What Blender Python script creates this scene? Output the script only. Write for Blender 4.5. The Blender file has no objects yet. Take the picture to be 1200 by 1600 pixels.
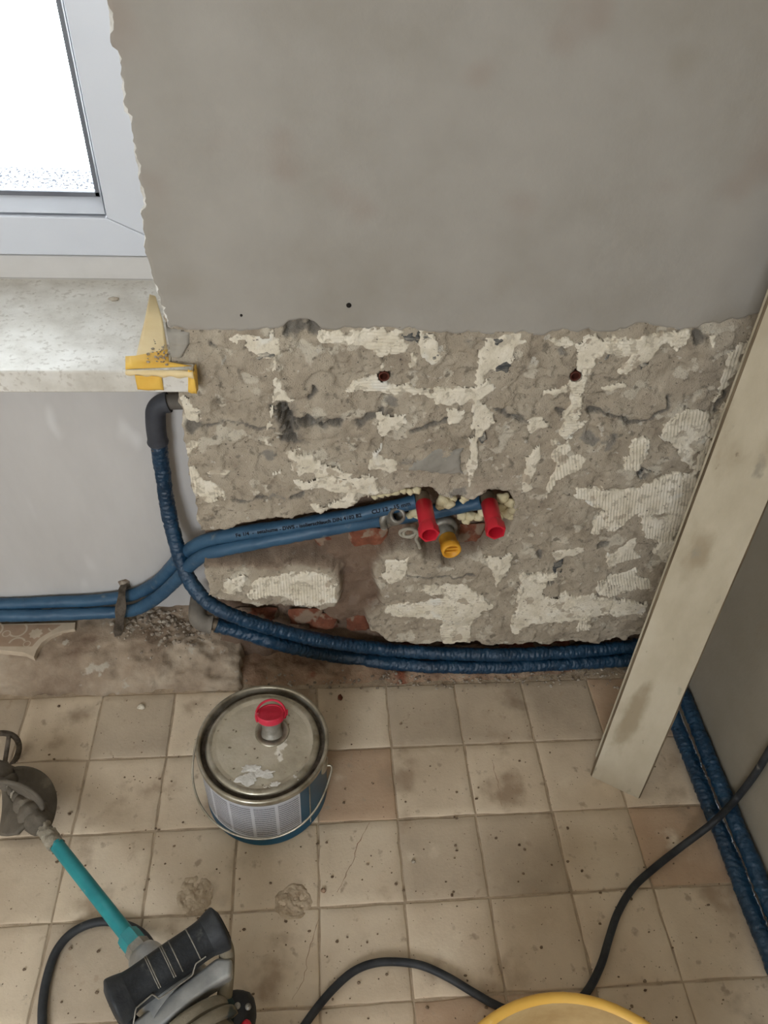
import bpy, math, random
import numpy as np
from mathutils import Vector

random.seed(7)
scene = bpy.context.scene
COL = scene.collection
PI = math.pi

# ------------------------------------------------------------------ camera
F_PX, PITCH, YAW, ROLL = 1187.635, 0.7438727, 0.1164796, 0.064747
CAM = np.array([0.458797, -1.002498, 1.40236])
_cp, _sp = math.cos(PITCH), math.sin(PITCH)
C_FWD = np.array([math.sin(YAW) * _cp, math.cos(YAW) * _cp, -_sp])
_rt = np.array([math.cos(YAW), -math.sin(YAW), 0.0])
_up = np.cross(_rt, C_FWD)
C_RT = _rt * math.cos(ROLL) + _up * math.sin(ROLL)
C_UP = -_rt * math.sin(ROLL) + _up * math.cos(ROLL)
cam_d = bpy.data.cameras.new('camera')
cam_d.sensor_fit = 'VERTICAL'
cam_d.sensor_height = 36.0
cam_d.lens = 36.0 * F_PX / 1600.0
cam_d.clip_start = 0.02
cam = bpy.data.objects.new('camera', cam_d)
COL.objects.link(cam)
from mathutils import Matrix
_m = Matrix(((C_RT[0], C_UP[0], -C_FWD[0], CAM[0]), (C_RT[1], C_UP[1], -C_FWD[1], CAM[1]),
             (C_RT[2], C_UP[2], -C_FWD[2], CAM[2]), (0, 0, 0, 1)))
cam.matrix_world = _m
scene.camera = cam

# ------------------------------------------------------------------ world, light, exposure
world = bpy.data.worlds.new('overcast_sky')
scene.world = world
world.use_nodes = True
_bg = world.node_tree.nodes['Background']
_bg.inputs[0].default_value = (0.88, 0.93, 1.0, 1)
_bg.inputs[1].default_value = 13.0
scene.view_settings.view_transform = 'Standard'
scene.view_settings.look = 'None'
scene.view_settings.exposure = 0.33
scene.view_settings.gamma = 1.0
scene.view_settings.use_curve_mapping = False
scene.cycles.max_bounces = 8
scene.cycles.diffuse_bounces = 6
scene.cycles.transparent_max_bounces = 12
scene.cycles.use_denoising = True

def portal(name, loc, rot, sx, sy):
    l = bpy.data.lights.new(name, 'AREA')
    l.shape = 'RECTANGLE'; l.size = sx; l.size_y = sy
    l.cycles.is_portal = True
    o = bpy.data.objects.new(name, l); COL.objects.link(o)
    o.location = loc; o.rotation_euler = rot
    return o
# room: x -2.2..1.25, y -2.7..0.13, z 0..2.55 ; window in the back wall, unseen second opening added behind the viewer as fill light
portal('window_daylight', (-0.55, 0.42, 1.53), (-PI / 2, 0, 0), 1.75, 1.5)
portal('rear_fill_portal', (-0.45, -2.74, 1.55), (PI / 2, 0, 0), 1.0, 1.0)

# ------------------------------------------------------------------ helpers
def ray(px, py):
    return C_RT * (px - 600) / F_PX - C_UP * (py - 800) / F_PX + C_FWD
def fl(px, py, z=0.0):
    d = ray(px, py); return CAM + d * ((z - CAM[2]) / d[2])
def wl(px, py, y=0.0):
    d = ray(px, py); return CAM + d * ((y - CAM[1]) / d[1])
def xl(px, py, x):
    d = ray(px, py); return CAM + d * ((x - CAM[0]) / d[0])

def srgb(*c):
    c = [v / 255.0 for v in c]
    return tuple([(v / 12.92 if v <= 0.04045 else ((v + 0.055) / 1.055) ** 2.4) for v in c] + [1.0])

def sst(a, b, x):
    t = np.clip((x - a) / (b - a), 0, 1); return t * t * (3 - 2 * t)
def _hash(ix, iy, s):
    v = np.sin(ix * 127.1 + iy * 311.7 + s * 74.7) * 43758.5453
    return v - np.floor(v)
def vn(x, y, s=0):
    x = np.asarray(x, float); y = np.asarray(y, float)
    ix, iy = np.floor(x), np.floor(y); fx, fy = x - ix, y - iy
    fx = fx * fx * (3 - 2 * fx); fy = fy * fy * (3 - 2 * fy)
    a = _hash(ix, iy, s); b = _hash(ix + 1, iy, s); c = _hash(ix, iy + 1, s); d = _hash(ix + 1, iy + 1, s)
    return (a * (1 - fx) + b * fx) * (1 - fy) + (c * (1 - fx) + d * fx) * fy
def fbm(x, y, o=4, s=0):
    r = 0; a = .5; t = 0
    for k in range(o):
        r = r + a * vn(x * 2 ** k, y * 2 ** k, s + k * 3.1); t += a; a *= .5
    return r / t
def sdpoly(X, Z, poly):
    P = np.asarray(poly, float); n = len(P)
    d = np.full(X.shape, 1e9); ins = np.zeros(X.shape, bool)
    for i in range(n):
        ax, az = P[i]; bx, bz = P[(i + 1) % n]
        ex, ez = bx - ax, bz - az
        wx, wz = X - ax, Z - az
        t = np.clip((wx * ex + wz * ez) / (ex * ex + ez * ez + 1e-15), 0, 1)
        d = np.minimum(d, np.hypot(wx - ex * t, wz - ez * t))
        c = ((az <= Z) != (bz <= Z))
        xi = ax + (Z - az) / (ez if abs(ez) > 1e-12 else 1e-12) * ex
        ins ^= (c & (X < xi))
    return np.where(ins, d, -d)
def segdist(X, Z, pts):
    d = np.full(X.shape, 1e9)
    for (ax, az), (bx, bz) in zip(pts[:-1], pts[1:]):
        ex, ez = bx - ax, bz - az
        t = np.clip(((X - ax) * ex + (Z - az) * ez) / (ex * ex + ez * ez + 1e-15), 0, 1)
        d = np.minimum(d, np.hypot(X - ax - ex * t, Z - az - ez * t))
    return d

def link(name, me, parent=None):
    o = bpy.data.objects.new(name, me); COL.objects.link(o)
    if parent is not None: o.parent = parent
    return o
def mesh(name, v, f, mats, parent=None, smooth=True, midx=None):
    me = bpy.data.meshes.new(name)
    me.from_pydata([tuple(map(float, p)) for p in v], [], [tuple(map(int, q)) for q in f])
    if not isinstance(mats, (list, tuple)): mats = [mats]
    for m in mats: me.materials.append(m)
    if smooth: me.polygons.foreach_set('use_smooth', [True] * len(me.polygons))
    if midx is not None: me.polygons.foreach_set('material_index', [int(i) for i in midx])
    me.update()
    return link(name, me, parent)
def tag(o, label, cat, group=None, kind=None):
    o['label'] = label; o['category'] = cat
    if group: o['group'] = group
    if kind: o['kind'] = kind
    return o
def struct(o, label=None, cat=None):
    o['kind'] = 'structure'
    if label: o['label'] = label
    if cat: o['category'] = cat
    return o
def empty(name, loc, label, cat, group=None):
    o = bpy.data.objects.new(name, None); COL.objects.link(o)
    o.location = loc; o.empty_display_size = .05
    bpy.context.view_layer.update()
    return tag(o, label, cat, group)
def keep(o, root):
    """parent o (built in world space) to root without moving it"""
    o.parent = root
    o.matrix_parent_inverse = Matrix.Translation(-Vector(root.location))
    return o
def grid_faces(nu, nv, cu=False, cv=False):
    f = []
    for i in range(nu if cu else nu - 1):
        for j in range(nv if cv else nv - 1):
            a = i * nv + j; b = ((i + 1) % nu) * nv + j
            c = ((i + 1) % nu) * nv + (j + 1) % nv; d = i * nv + (j + 1) % nv
            f.append((a, b, c, d))
    return f
def box(name, lo, hi, mat, parent=None, bevel=0.0, seg=2, smooth=False):
    x0, y0, z0 = lo; x1, y1, z1 = hi
    v = [(x0, y0, z0), (x1, y0, z0), (x1, y1, z0), (x0, y1, z0), (x0, y0, z1), (x1, y0, z1), (x1, y1, z1), (x0, y1, z1)]
    f = [(0, 3, 2, 1), (4, 5, 6, 7), (0, 1, 5, 4), (1, 2, 6, 5), (2, 3, 7, 6), (3, 0, 4, 7)]
    o = mesh(name, v, f, mat, parent, smooth=bevel > 0)
    if bevel > 0:
        m = o.modifiers.new('bevel', 'BEVEL'); m.width = bevel; m.segments = seg; m.harden_normals = True
    return o
def prism(name, poly, axis, a, b, mat, parent=None, bevel=0):
    """extrude a 2-D outline along axis ('x','y','z') from a to b"""
    n = len(poly)
    def P(p, t):
        return {'x': (t, p[0], p[1]), 'y': (p[0], t, p[1]), 'z': (p[0], p[1], t)}[axis]
    v = [P(p, a) for p in poly] + [P(p, b) for p in poly]
    f = [tuple(range(n)), tuple(range(2 * n - 1, n - 1, -1))] + [(i, i + n, (i + 1) % n + n, (i + 1) % n) for i in range(n)]
    o = mesh(name, v, f, mat, parent, smooth=bevel > 0)
    import bmesh
    bm = bmesh.new(); bm.from_mesh(o.data); bmesh.ops.recalc_face_normals(bm, faces=bm.faces); bm.to_mesh(o.data); bm.free()
    if bevel > 0:
        m = o.modifiers.new('bevel', 'BEVEL'); m.width = bevel; m.segments = 2; m.harden_normals = True
    return o
def catmull(pts, n=8):
    P = np.asarray(pts, float)
    P = np.vstack([2 * P[0] - P[1], P, 2 * P[-1] - P[-2]])
    out = []
    for i in range(1, len(P) - 2):
        p0, p1, p2, p3 = P[i - 1], P[i], P[i + 1], P[i + 2]
        for k in range(n):
            t = k / n
            out.append(.5 * ((2 * p1) + (p2 - p0) * t + (2 * p0 - 5 * p1 + 4 * p2 - p3) * t * t + (3 * p1 - p0 - 3 * p2 + p3) * t ** 3))
    out.append(P[-2])
    return np.array(out)
def resample(P, step):
    d = np.r_[0, np.cumsum(np.linalg.norm(np.diff(P, axis=0), axis=1))]
    n = max(2, int(d[-1] / step) + 1); s = np.linspace(0, d[-1], n)
    return np.stack([np.interp(s, d, P[:, k]) for k in range(3)], 1), s
def frames(P):
    T = np.gradient(P, axis=0); T /= np.linalg.norm(T, axis=1)[:, None] + 1e-12
    u = np.cross(T[0], (0, 0, 1)); 
    if np.linalg.norm(u) < 1e-3: u = np.cross(T[0], (0, 1, 0))
    u /= np.linalg.norm(u); U = [u]
    for t in T[1:]:
        u = U[-1] - t * np.dot(U[-1], t); U.append(u / (np.linalg.norm(u) + 1e-12))
    U = np.array(U); return T, U, np.cross(T, U)
def tube(name, pts, r, mat, parent=None, segs=16, step=.004, n=10, rf=None, smooth=True, straight=False):
    P = np.asarray(pts, float) if straight else catmull(pts, n)
    P, s = resample(P, step)
    T, U, V = frames(P)
    th = np.linspace(0, 2 * PI, segs, endpoint=False)
    R = np.full((len(P), segs), r) if not callable(r) else np.repeat(r(s)[:, None], segs, 1)
    if rf is not None: R = R + rf(s[:, None] + 0 * th[None], th[None] + 0 * s[:, None])
    X = P[:, None] + R[..., None] * (np.cos(th)[None, :, None] * U[:, None] + np.sin(th)[None, :, None] * V[:, None])
    v = list(X.reshape(-1, 3)); f = grid_faces(len(P), segs, False, True)
    v += [P[0], P[-1]]; a, b = len(v) - 2, len(v) - 1; L = (len(P) - 1) * segs
    f = [q[::-1] for q in f]
    f += [(a, k, (k + 1) % segs) for k in range(segs)][::1] + [(b, L + (k + 1) % segs, L + k) for k in range(segs)]
    return mesh(name, v, f, mat, parent, smooth)
def lathe(name, prof, org, axis, mat, parent=None, segs=32, smooth=True, midx=None, ecc=None):
    """revolve (r, h) profile about axis from org"""
    A = np.asarray(axis, float); A /= np.linalg.norm(A)
    u = np.cross(A, (0, 0, 1)); 
    if np.linalg.norm(u) < 1e-3: u = np.array([1., 0, 0])
    u /= np.linalg.norm(u); w = np.cross(A, u); org = np.asarray(org, float)
    th = np.linspace(0, 2 * PI, segs, endpoint=False)
    v = []
    for r, h in prof:
        for t in th: v.append(org + A * h + r * (u * math.cos(t) + w * math.sin(t)))
    f = grid_faces(len(prof), segs, False, True)
    mi = None
    if midx is not None: mi = [midx[k // segs] for k in range(len(f))]
    o = mesh(name, v, f, mat, parent, smooth, mi)
    return o
def sharp(o, ang=35):
    me = o.data
    try: me.set_sharp_from_angle(angle=math.radians(ang))
    except Exception: pass
    return o
def blob(v, f, c, r, seed, sq=(1, 1, 1), amp=.25, nu=7, nv=10):
    """append a lumpy stone to v,f"""
    b = len(v); rr = random.Random(seed); ph = [rr.uniform(0, 6.28) for _ in range(6)]
    for i in range(nu):
        a = PI * (i + .02) / (nu - 1 + .04)
        for j in range(nv):
            t = 2 * PI * j / nv
            d = np.array([math.sin(a) * math.cos(t), math.sin(a) * math.sin(t), math.cos(a)])
            k = 1 + amp * (math.sin(2.3 * d[0] * 2 + ph[0]) * math.sin(3.1 * d[1] + ph[1]) + .6 * math.sin(5 * d[2] + ph[2] + 3 * d[0]) )
            v.append(np.asarray(c) + d * r * k * np.asarray(sq))
    f += [tuple(q + b for q in g) for g in grid_faces(nu, nv, False, True)]

# ------------------------------------------------------------------ materials
def mat(name, stops, scale=8.0, detail=6, rough=.85, bump=0.0, bscale=60.0, metal=0.0, spec=.3,
        spots=None, second=None, rand=0.0, coord='Object', stretch=(1, 1, 1), rough_var=0, attr=None, dist=0.0, bdist=.004):
    """procedural material: noise driven colour ramp + fine bump; spots=(colour, scale, threshold); attr=[(attribute, colour)]"""
    m = bpy.data.materials.new(name); m.use_nodes = True
    nt = m.node_tree; N = nt.nodes; L = nt.links
    bs = N['Principled BSDF']
    tc = N.new('ShaderNodeTexCoord'); mp = N.new('ShaderNodeMapping'); mp.inputs['Scale'].default_value = stretch
    if coord == 'World':
        gp = N.new('ShaderNodeNewGeometry'); L.new(gp.outputs['Position'], mp.inputs[0])
    else: L.new(tc.outputs[coord], mp.inputs[0])
    vec = mp.outputs[0]
    nz = N.new('ShaderNodeTexNoise'); nz.inputs['Scale'].default_value = scale; nz.inputs['Detail'].default_value = detail
    nz.inputs['Roughness'].default_value = .6; nz.inputs['Distortion'].default_value = dist
    L.new(vec, nz.inputs['Vector'])
    rp = N.new('ShaderNodeValToRGB'); el = rp.color_ramp.elements
    while len(el) < len(stops): el.new(.5)
    for e, (p, c) in zip(el, stops): e.position = p; e.color = c
    L.new(nz.outputs['Fac'], rp.inputs[0]); col = rp.outputs[0]
    def mix(fac, a, bcol, mode='MIX'):
        x = N.new('ShaderNodeMix'); x.data_type = 'RGBA'; x.blend_type = mode
        if isinstance(fac, float): x.inputs[0].default_value = fac
        else: L.new(fac, x.inputs[0])
        L.new(a, x.inputs[6])
        if isinstance(bcol, tuple): x.inputs[7].default_value = bcol
        else: L.new(bcol, x.inputs[7])
        return x.outputs[2]
    def thresh(sc, lo, hi, off=0.0, det=4):
        n2 = N.new('ShaderNodeTexNoise'); n2.noise_dimensions = '4D'; n2.inputs['W'].default_value = off
        n2.inputs['Scale'].default_value = sc; n2.inputs['Detail'].default_value = det
        L.new(vec, n2.inputs['Vector'])
        mr = N.new('ShaderNodeMapRange'); mr.interpolation_type = 'SMOOTHSTEP'
        mr.inputs['From Min'].default_value = lo; mr.inputs['From Max'].default_value = hi
        L.new(n2.outputs['Fac'], mr.inputs['Value']); return mr.outputs[0]
    for k, s in enumerate(spots or []):
        col = mix(thresh(s[1], s[2], s[3], 3.7 * k + 1, s[4] if len(s) > 4 else 4), col, s[0])
    for an, ac in attr or []:
        at = N.new('ShaderNodeAttribute'); at.attribute_name = an
        col = mix(at.outputs['Fac'], col, ac)
    if rand > 0:
        oi = N.new('ShaderNodeObjectInfo'); hs = N.new('ShaderNodeHueSaturation')
        mr = N.new('ShaderNodeMapRange'); mr.inputs['To Min'].default_value = 1 - rand; mr.inputs['To Max'].default_value = 1 + rand
        L.new(oi.outputs['Random'], mr.inputs['Value']); L.new(mr.outputs[0], hs.inputs['Value']); L.new(col, hs.inputs['Color']); col = hs.outputs[0]
    L.new(col, bs.inputs['Base Color'])
    bs.inputs['Roughness'].default_value = rough; bs.inputs['Metallic'].default_value = metal
    bs.inputs['Specular IOR Level'].default_value = spec
    if rough_var:
        mr = N.new('ShaderNodeMapRange'); mr.inputs['To Min'].default_value = rough - rough_var; mr.inputs['To Max'].default_value = rough + rough_var
        L.new(nz.outputs['Fac'], mr.inputs['Value']); L.new(mr.outputs[0], bs.inputs['Roughness'])
    if bump > 0:
        b = N.new('ShaderNodeTexNoise'); b.inputs['Scale'].default_value = bscale; b.inputs['Detail'].default_value = 6; b.inputs['Roughness'].default_value = .65
        L.new(vec, b.inputs['Vector'])
        bn = N.new('ShaderNodeBump'); bn.inputs['Strength'].default_value = bump; bn.inputs['Distance'].default_value = bdist
        L.new(b.outputs['Fac'], bn.inputs['Height']); L.new(bn.outputs[0], bs.inputs['Normal'])
    return m

def two(c1, c2, lo=.35, hi=.65): return [(lo, c1), (hi, c2)]

M = {}
M['paint'] = mat('grey_wall_paint', [(.3, srgb(146, 140, 129)), (.5, srgb(157, 152, 143)), (.7, srgb(165, 160, 151))], 3.6, 5, .8, .12, 90,
                 spots=[(srgb(138, 130, 115), 4.6, .55, .74, 2), (srgb(149, 138, 127), 7, .56, .74, 2)])
M['plaster_white'] = mat('white_plaster_edge', two(srgb(190, 186, 176), srgb(228, 226, 220)), 60, 4, .9, .4, 200)
M['cement'] = mat('old_cement_render', [(.28, srgb(156, 143, 125)), (.45, srgb(182, 169, 149)), (.6, srgb(194, 182, 162)), (.75, srgb(208, 198, 179))], 18, 10, .95, .9, 420,
                  spots=[(srgb(212, 203, 184), 24, .57, .61, 9), (srgb(148, 138, 122), 60, .58, .66, 6), (srgb(210, 203, 188), 55, .64, .67, 6), (srgb(96, 89, 79), 260, .64, .72, 2), (srgb(150, 144, 133), 13, .64, .68, 9)],
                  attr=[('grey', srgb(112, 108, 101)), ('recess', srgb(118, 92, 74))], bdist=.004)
M['recess_mortar'] = mat('chase_mortar', [(.3, srgb(92, 68, 52)), (.5, srgb(128, 104, 84)), (.7, srgb(146, 126, 106))], 16, 8, .95, .6, 200,
                         spots=[(srgb(116, 62, 44), 18, .56, .62)])
M['adhesive'] = mat('cream_tile_adhesive', [(.3, srgb(204, 194, 171)), (.5, srgb(224, 215, 195)), (.7, srgb(235, 228, 212))], 24, 6, .9, .5, 300,
                    spots=[(srgb(184, 171, 151), 30, .60, .63, 9), (srgb(194, 184, 164), 80, .56, .62, 5), (srgb(224, 220, 208), 15, .6, .68, 3), (srgb(120, 112, 100), 160, .66, .72, 3)], bdist=.003)
M['bitumen'] = mat('dark_grey_smear', [(.38, srgb(70, 71, 72)), (.52, srgb(120, 117, 110)), (.66, srgb(196, 187, 168))], 90, 7, .85, .4, 200, stretch=(.35, 1, 1.4))
M['filler'] = mat('grey_smooth_filler', two(srgb(142, 138, 128), srgb(160, 155, 145)), 10, 4, .85, .1, 90)
M['brick'] = mat('red_brick', [(.3, srgb(92, 54, 40)), (.55, srgb(126, 76, 56)), (.75, srgb(142, 104, 84))], 30, 6, .95, .6, 180, rand=.15, spots=[(srgb(136, 116, 98), 26, .50, .56, 7)])
M['white_wall'] = mat('white_niche_paint', [(.3, srgb(184, 181, 177)), (.6, srgb(198, 195, 191))], 3, 5, .7, .08, 60,
                      spots=[(srgb(168, 165, 160), 5, .66, .78, 3), (srgb(222, 221, 218), 7, .62, .74, 2)], stretch=(1.6, 1, .6))
M['right_wall'] = mat('bare_grey_plaster', two(srgb(140, 133, 118), srgb(156, 149, 135)), 3, 5, .9, .15, 90, spots=[(srgb(138, 129, 113), 6, .6, .75, 3)])
M['room'] = mat('pale_room_plaster', two(srgb(198, 190, 178), srgb(210, 203, 192)), 3, 4, .9)
M['grout'] = mat('sandy_grout', [(.3, srgb(148, 131, 110)), (.6, srgb(182, 164, 140))], 30, 6, .98, .6, 160, coord='World')
def tile_mat(n, a, b, c):
    return mat(n, [(.28, a), (.5, b), (.72, c)], 5, 9, .85, .35, 170,
               spots=[(srgb(164, 144, 121), 9, .56, .70, 6), (srgb(172, 154, 132), 40, .60, .70, 5), (srgb(88, 74, 60), 210, .68, .73, 2), (srgb(222, 208, 184), 11, .60, .74, 6), (srgb(138, 121, 102), 5.5, .64, .74, 5)], rand=.045, coord='World', bdist=.002)
M['tile'] = tile_mat('sandy_cement_tile', srgb(186, 168, 144), srgb(206, 189, 164), srgb(219, 204, 180))
M['tile_brown'] = tile_mat('brown_cement_tile', srgb(162, 136, 112), srgb(180, 154, 128), srgb(194, 170, 144))
M['tile_grey'] = tile_mat('grey_cement_tile', srgb(164, 149, 129), srgb(184, 168, 146), srgb(200, 184, 160))
M['dirt'] = mat('brown_dirt', [(.3, srgb(130, 102, 82)), (.5, srgb(164, 137, 114)), (.7, srgb(184, 162, 138))], 24, 8, 1.0, .7, 180, spots=[(srgb(128, 76, 56), 12, .6, .7)])
M['grit'] = mat('dark_grit', two(srgb(96, 78, 62), srgb(140, 122, 102)), 60, 4, 1.0)
M['plinth'] = mat('broken_screed', [(.3, srgb(126, 107, 89)), (.5, srgb(156, 139, 119)), (.7, srgb(176, 161, 141))], 12, 8, .95, .5, 160, spots=[(srgb(104, 80, 64), 9, .58, .7), (srgb(176, 166, 150), 30, .62, .68)])
M['rubble'] = mat('plaster_rubble', two(srgb(120, 104, 88), srgb(182, 172, 156)), 60, 4, .95, .4, 250)
M['blue'] = mat('blue_insulation_foil', [(.3, srgb(14, 44, 66)), (.6, srgb(24, 60, 86)), (.8, srgb(40, 78, 104))], 20, 5, .34, .6, 90, spec=.6, spots=[(srgb(84, 106, 122), 70, .66, .78, 3)], rough_var=.08, bdist=.004)
M['blue_smooth'] = mat('blue_foam_sleeve', [(.3, srgb(42, 74, 100)), (.6, srgb(56, 90, 116))], 14, 5, .45, .2, 60, spec=.4, spots=[(srgb(104, 114, 120), 40, .63, .76, 3)])
M['ink'] = mat('printed_ink', two(srgb(10, 14, 22), srgb(16, 20, 28)), 40, 2, .8)
M['black_rubber'] = mat('black_rubber', two(srgb(38, 40, 43), srgb(58, 60, 62)), 30, 5, .55, .2, 120, spots=[(srgb(110, 106, 98), 40, .66, .78, 4)])
M['grip'] = mat('black_soft_grip', two(srgb(26, 28, 30), srgb(40, 43, 46)), 22, 6, .5, .25, 160, spots=[(srgb(96, 94, 90), 34, .63, .78, 6)])
M['elbow_dark'] = mat('dark_pipe_elbow', two(srgb(52, 54, 60), srgb(70, 72, 77)), 12, 5, .6, .1, 60)
M['elbow_grey'] = mat('dusty_grey_elbow', two(srgb(98, 92, 84), srgb(128, 122, 112)), 14, 5, .7, .1, 60)
M['brass'] = mat('dusty_brass', two(srgb(92, 78, 62), srgb(128, 114, 96)), 30, 5, .6, .2, 90, metal=.3)
M['steel'] = mat('dull_zinc', two(srgb(118, 114, 104), srgb(160, 156, 146)), 40, 5, .5, .25, 120, metal=.5, spots=[(srgb(112, 88, 66), 40, .62, .7)])
M['rust'] = mat('rusty_iron', two(srgb(70, 62, 52), srgb(112, 102, 90)), 60, 6, .85, .5, 150, metal=.2)
M['red'] = mat('red_plastic', two(srgb(184, 26, 44), srgb(206, 38, 56)), 12, 3, .42, spec=.5)
M['red_dusty'] = mat('dusty_red_plastic', two(srgb(196, 40, 62), srgb(214, 62, 84)), 20, 4, .5, spots=[(srgb(206, 150, 150), 60, .62, .74)])
M['yellow_cap'] = mat('amber_plastic', two(srgb(206, 142, 34), srgb(224, 168, 60)), 20, 4, .45, spots=[(srgb(196, 156, 96), 70, .62, .7)])
M['foam'] = mat('cream_foam', two(srgb(196, 184, 146), srgb(216, 206, 172)), 40, 5, .9, .4, 120)
M['wire'] = mat('pale_wire_sheath', two(srgb(150, 144, 130), srgb(178, 172, 156)), 40, 3, .6)
M['plug_brown'] = mat('red_brown_wall_plug', two(srgb(74, 38, 28), srgb(92, 48, 36)), 40, 3, .6)
M['board'] = mat('dust_covered_board', [(.3, srgb(172, 161, 138)), (.5, srgb(190, 180, 158)), (.7, srgb(204, 196, 176))], 7, 9, .9, .3, 110, stretch=(1, 1, .45), spots=[(srgb(158, 145, 121), 9, .58, .70, 6), (srgb(150, 143, 126), 26, .62, .70, 6), (srgb(128, 116, 96), 60, .68, .74, 4)])
M['board_edge'] = mat('worn_board_edge', two(srgb(98, 84, 66), srgb(136, 122, 100)), 20, 6, .9, .4, 120, stretch=(1, 1, .2))
M['pvc'] = mat('white_window_plastic', two(srgb(196, 199, 205), srgb(204, 207, 212)), 3, 3, .35, spec=.5)
M['pvc_dusty'] = mat('dusty_window_plastic', two(srgb(186, 182, 176), srgb(198, 195, 190)), 6, 4, .5)
M['gasket'] = mat('grey_gasket', two(srgb(96, 98, 104), srgb(112, 114, 118)), 8, 2, .6)
M['stone'] = mat('pale_limestone_sill', [(.3, srgb(190, 185, 174)), (.5, srgb(208, 204, 194)), (.7, srgb(222, 219, 211))], 16, 7, .55, .15, 120, spots=[(srgb(190, 184, 173), 120, .54, .66, 6), (srgb(160, 152, 138), 90, .66, .74, 6)])
M['tape'] = mat('yellow_masking_tape', two(srgb(222, 172, 70), srgb(236, 196, 96)), 10, 4, .6, .1, 60, spots=[(srgb(232, 214, 168), 16, .56, .7)])
M['tape_pale'] = mat('pale_masking_tape', two(srgb(226, 200, 146), srgb(234, 214, 168)), 10, 4, .6, .1, 60)
M['lid'] = mat('dusty_tin_lid', [(.3, srgb(158, 149, 130)), (.5, srgb(182, 173, 153)), (.7, srgb(196, 189, 171))], 16, 7, .5, .2, 110, metal=.2, spots=[(srgb(232, 228, 216), 20, .61, .65, 7), (srgb(104, 92, 74), 80, .63, .68, 4), (srgb(150, 138, 116), 9, .58, .7, 5)])
M['rim'] = mat('bright_tin_rim', two(srgb(138, 130, 112), srgb(196, 190, 174)), 24, 6, .32, metal=.75, bump=.1)
M['can_blue'] = mat('petrol_blue_can', two(srgb(8, 66, 92), srgb(14, 84, 114)), 6, 4, .4, spec=.5, spots=[(srgb(90, 110, 116), 40, .7, .78)])
M['teal'] = mat('teal_enamel', two(srgb(22, 124, 130), srgb(36, 146, 150)), 20, 4, .4, spec=.5, spots=[(srgb(150, 150, 138), 50, .68, .74)])
M['plaster_crust'] = mat('dried_plaster_crust', two(srgb(128, 120, 106), srgb(176, 168, 150)), 60, 6, .95, .6, 150)
M['paddle'] = mat('plaster_smeared_steel', [(.3, srgb(84, 78, 68)), (.6, srgb(112, 104, 92)), (.75, srgb(150, 142, 126))], 16, 6, .8, .4, 90, metal=.1)
M['alu'] = mat('cast_aluminium', two(srgb(150, 152, 152), srgb(190, 192, 190)), 20, 5, .4, .1, 90, metal=.6, spots=[(srgb(176, 170, 156), 26, .58, .7)])
M['motor'] = mat('dust_caked_housing', [(.35, srgb(112, 104, 88)), (.6, srgb(142, 133, 114))], 14, 6, .8, .3, 110, spots=[(srgb(70, 78, 76), 18, .62, .7)])
M['badge'] = mat('silver_badge', two(srgb(150, 146, 134), srgb(172, 168, 156)), 30, 3, .4, metal=.5)
M['dark_vent'] = mat('dark_green_vent', two(srgb(22, 40, 40), srgb(34, 54, 54)), 20, 3, .6)
M['bucket'] = mat('yellow_bucket_plastic', two(srgb(232, 182, 84), srgb(240, 196, 104)), 10, 4, .45, spots=[(srgb(240, 218, 160), 24, .6, .72)], spec=.45)
M['bucket_in'] = mat('mortar_smeared_bucket_inside', [(.3, srgb(170, 140, 92)), (.55, srgb(196, 168, 120)), (.75, srgb(214, 190, 140))], 12, 5, .7, .2, 70)
M['crust'] = mat('dried_mortar_crust', [(.35, srgb(164, 145, 121)), (.6, srgb(196, 179, 154)), (.75, srgb(208, 193, 170))], 60, 7, .95, .6, 220)
M['ornament'] = mat('brown_tile_ornament', two(srgb(150, 126, 104), srgb(166, 142, 120)), 30, 4, .8)
M['tile_cream'] = mat('cream_old_tile', two(srgb(178, 162, 140), srgb(194, 178, 156)), 30, 4, .8)
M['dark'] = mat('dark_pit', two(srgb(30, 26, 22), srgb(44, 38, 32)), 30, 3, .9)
M['roughcast'] = mat('outside_roughcast', [(.47, srgb(22, 26, 34)), (.53, srgb(190, 196, 206))], 190, 2, .9, .5, 300)

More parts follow.
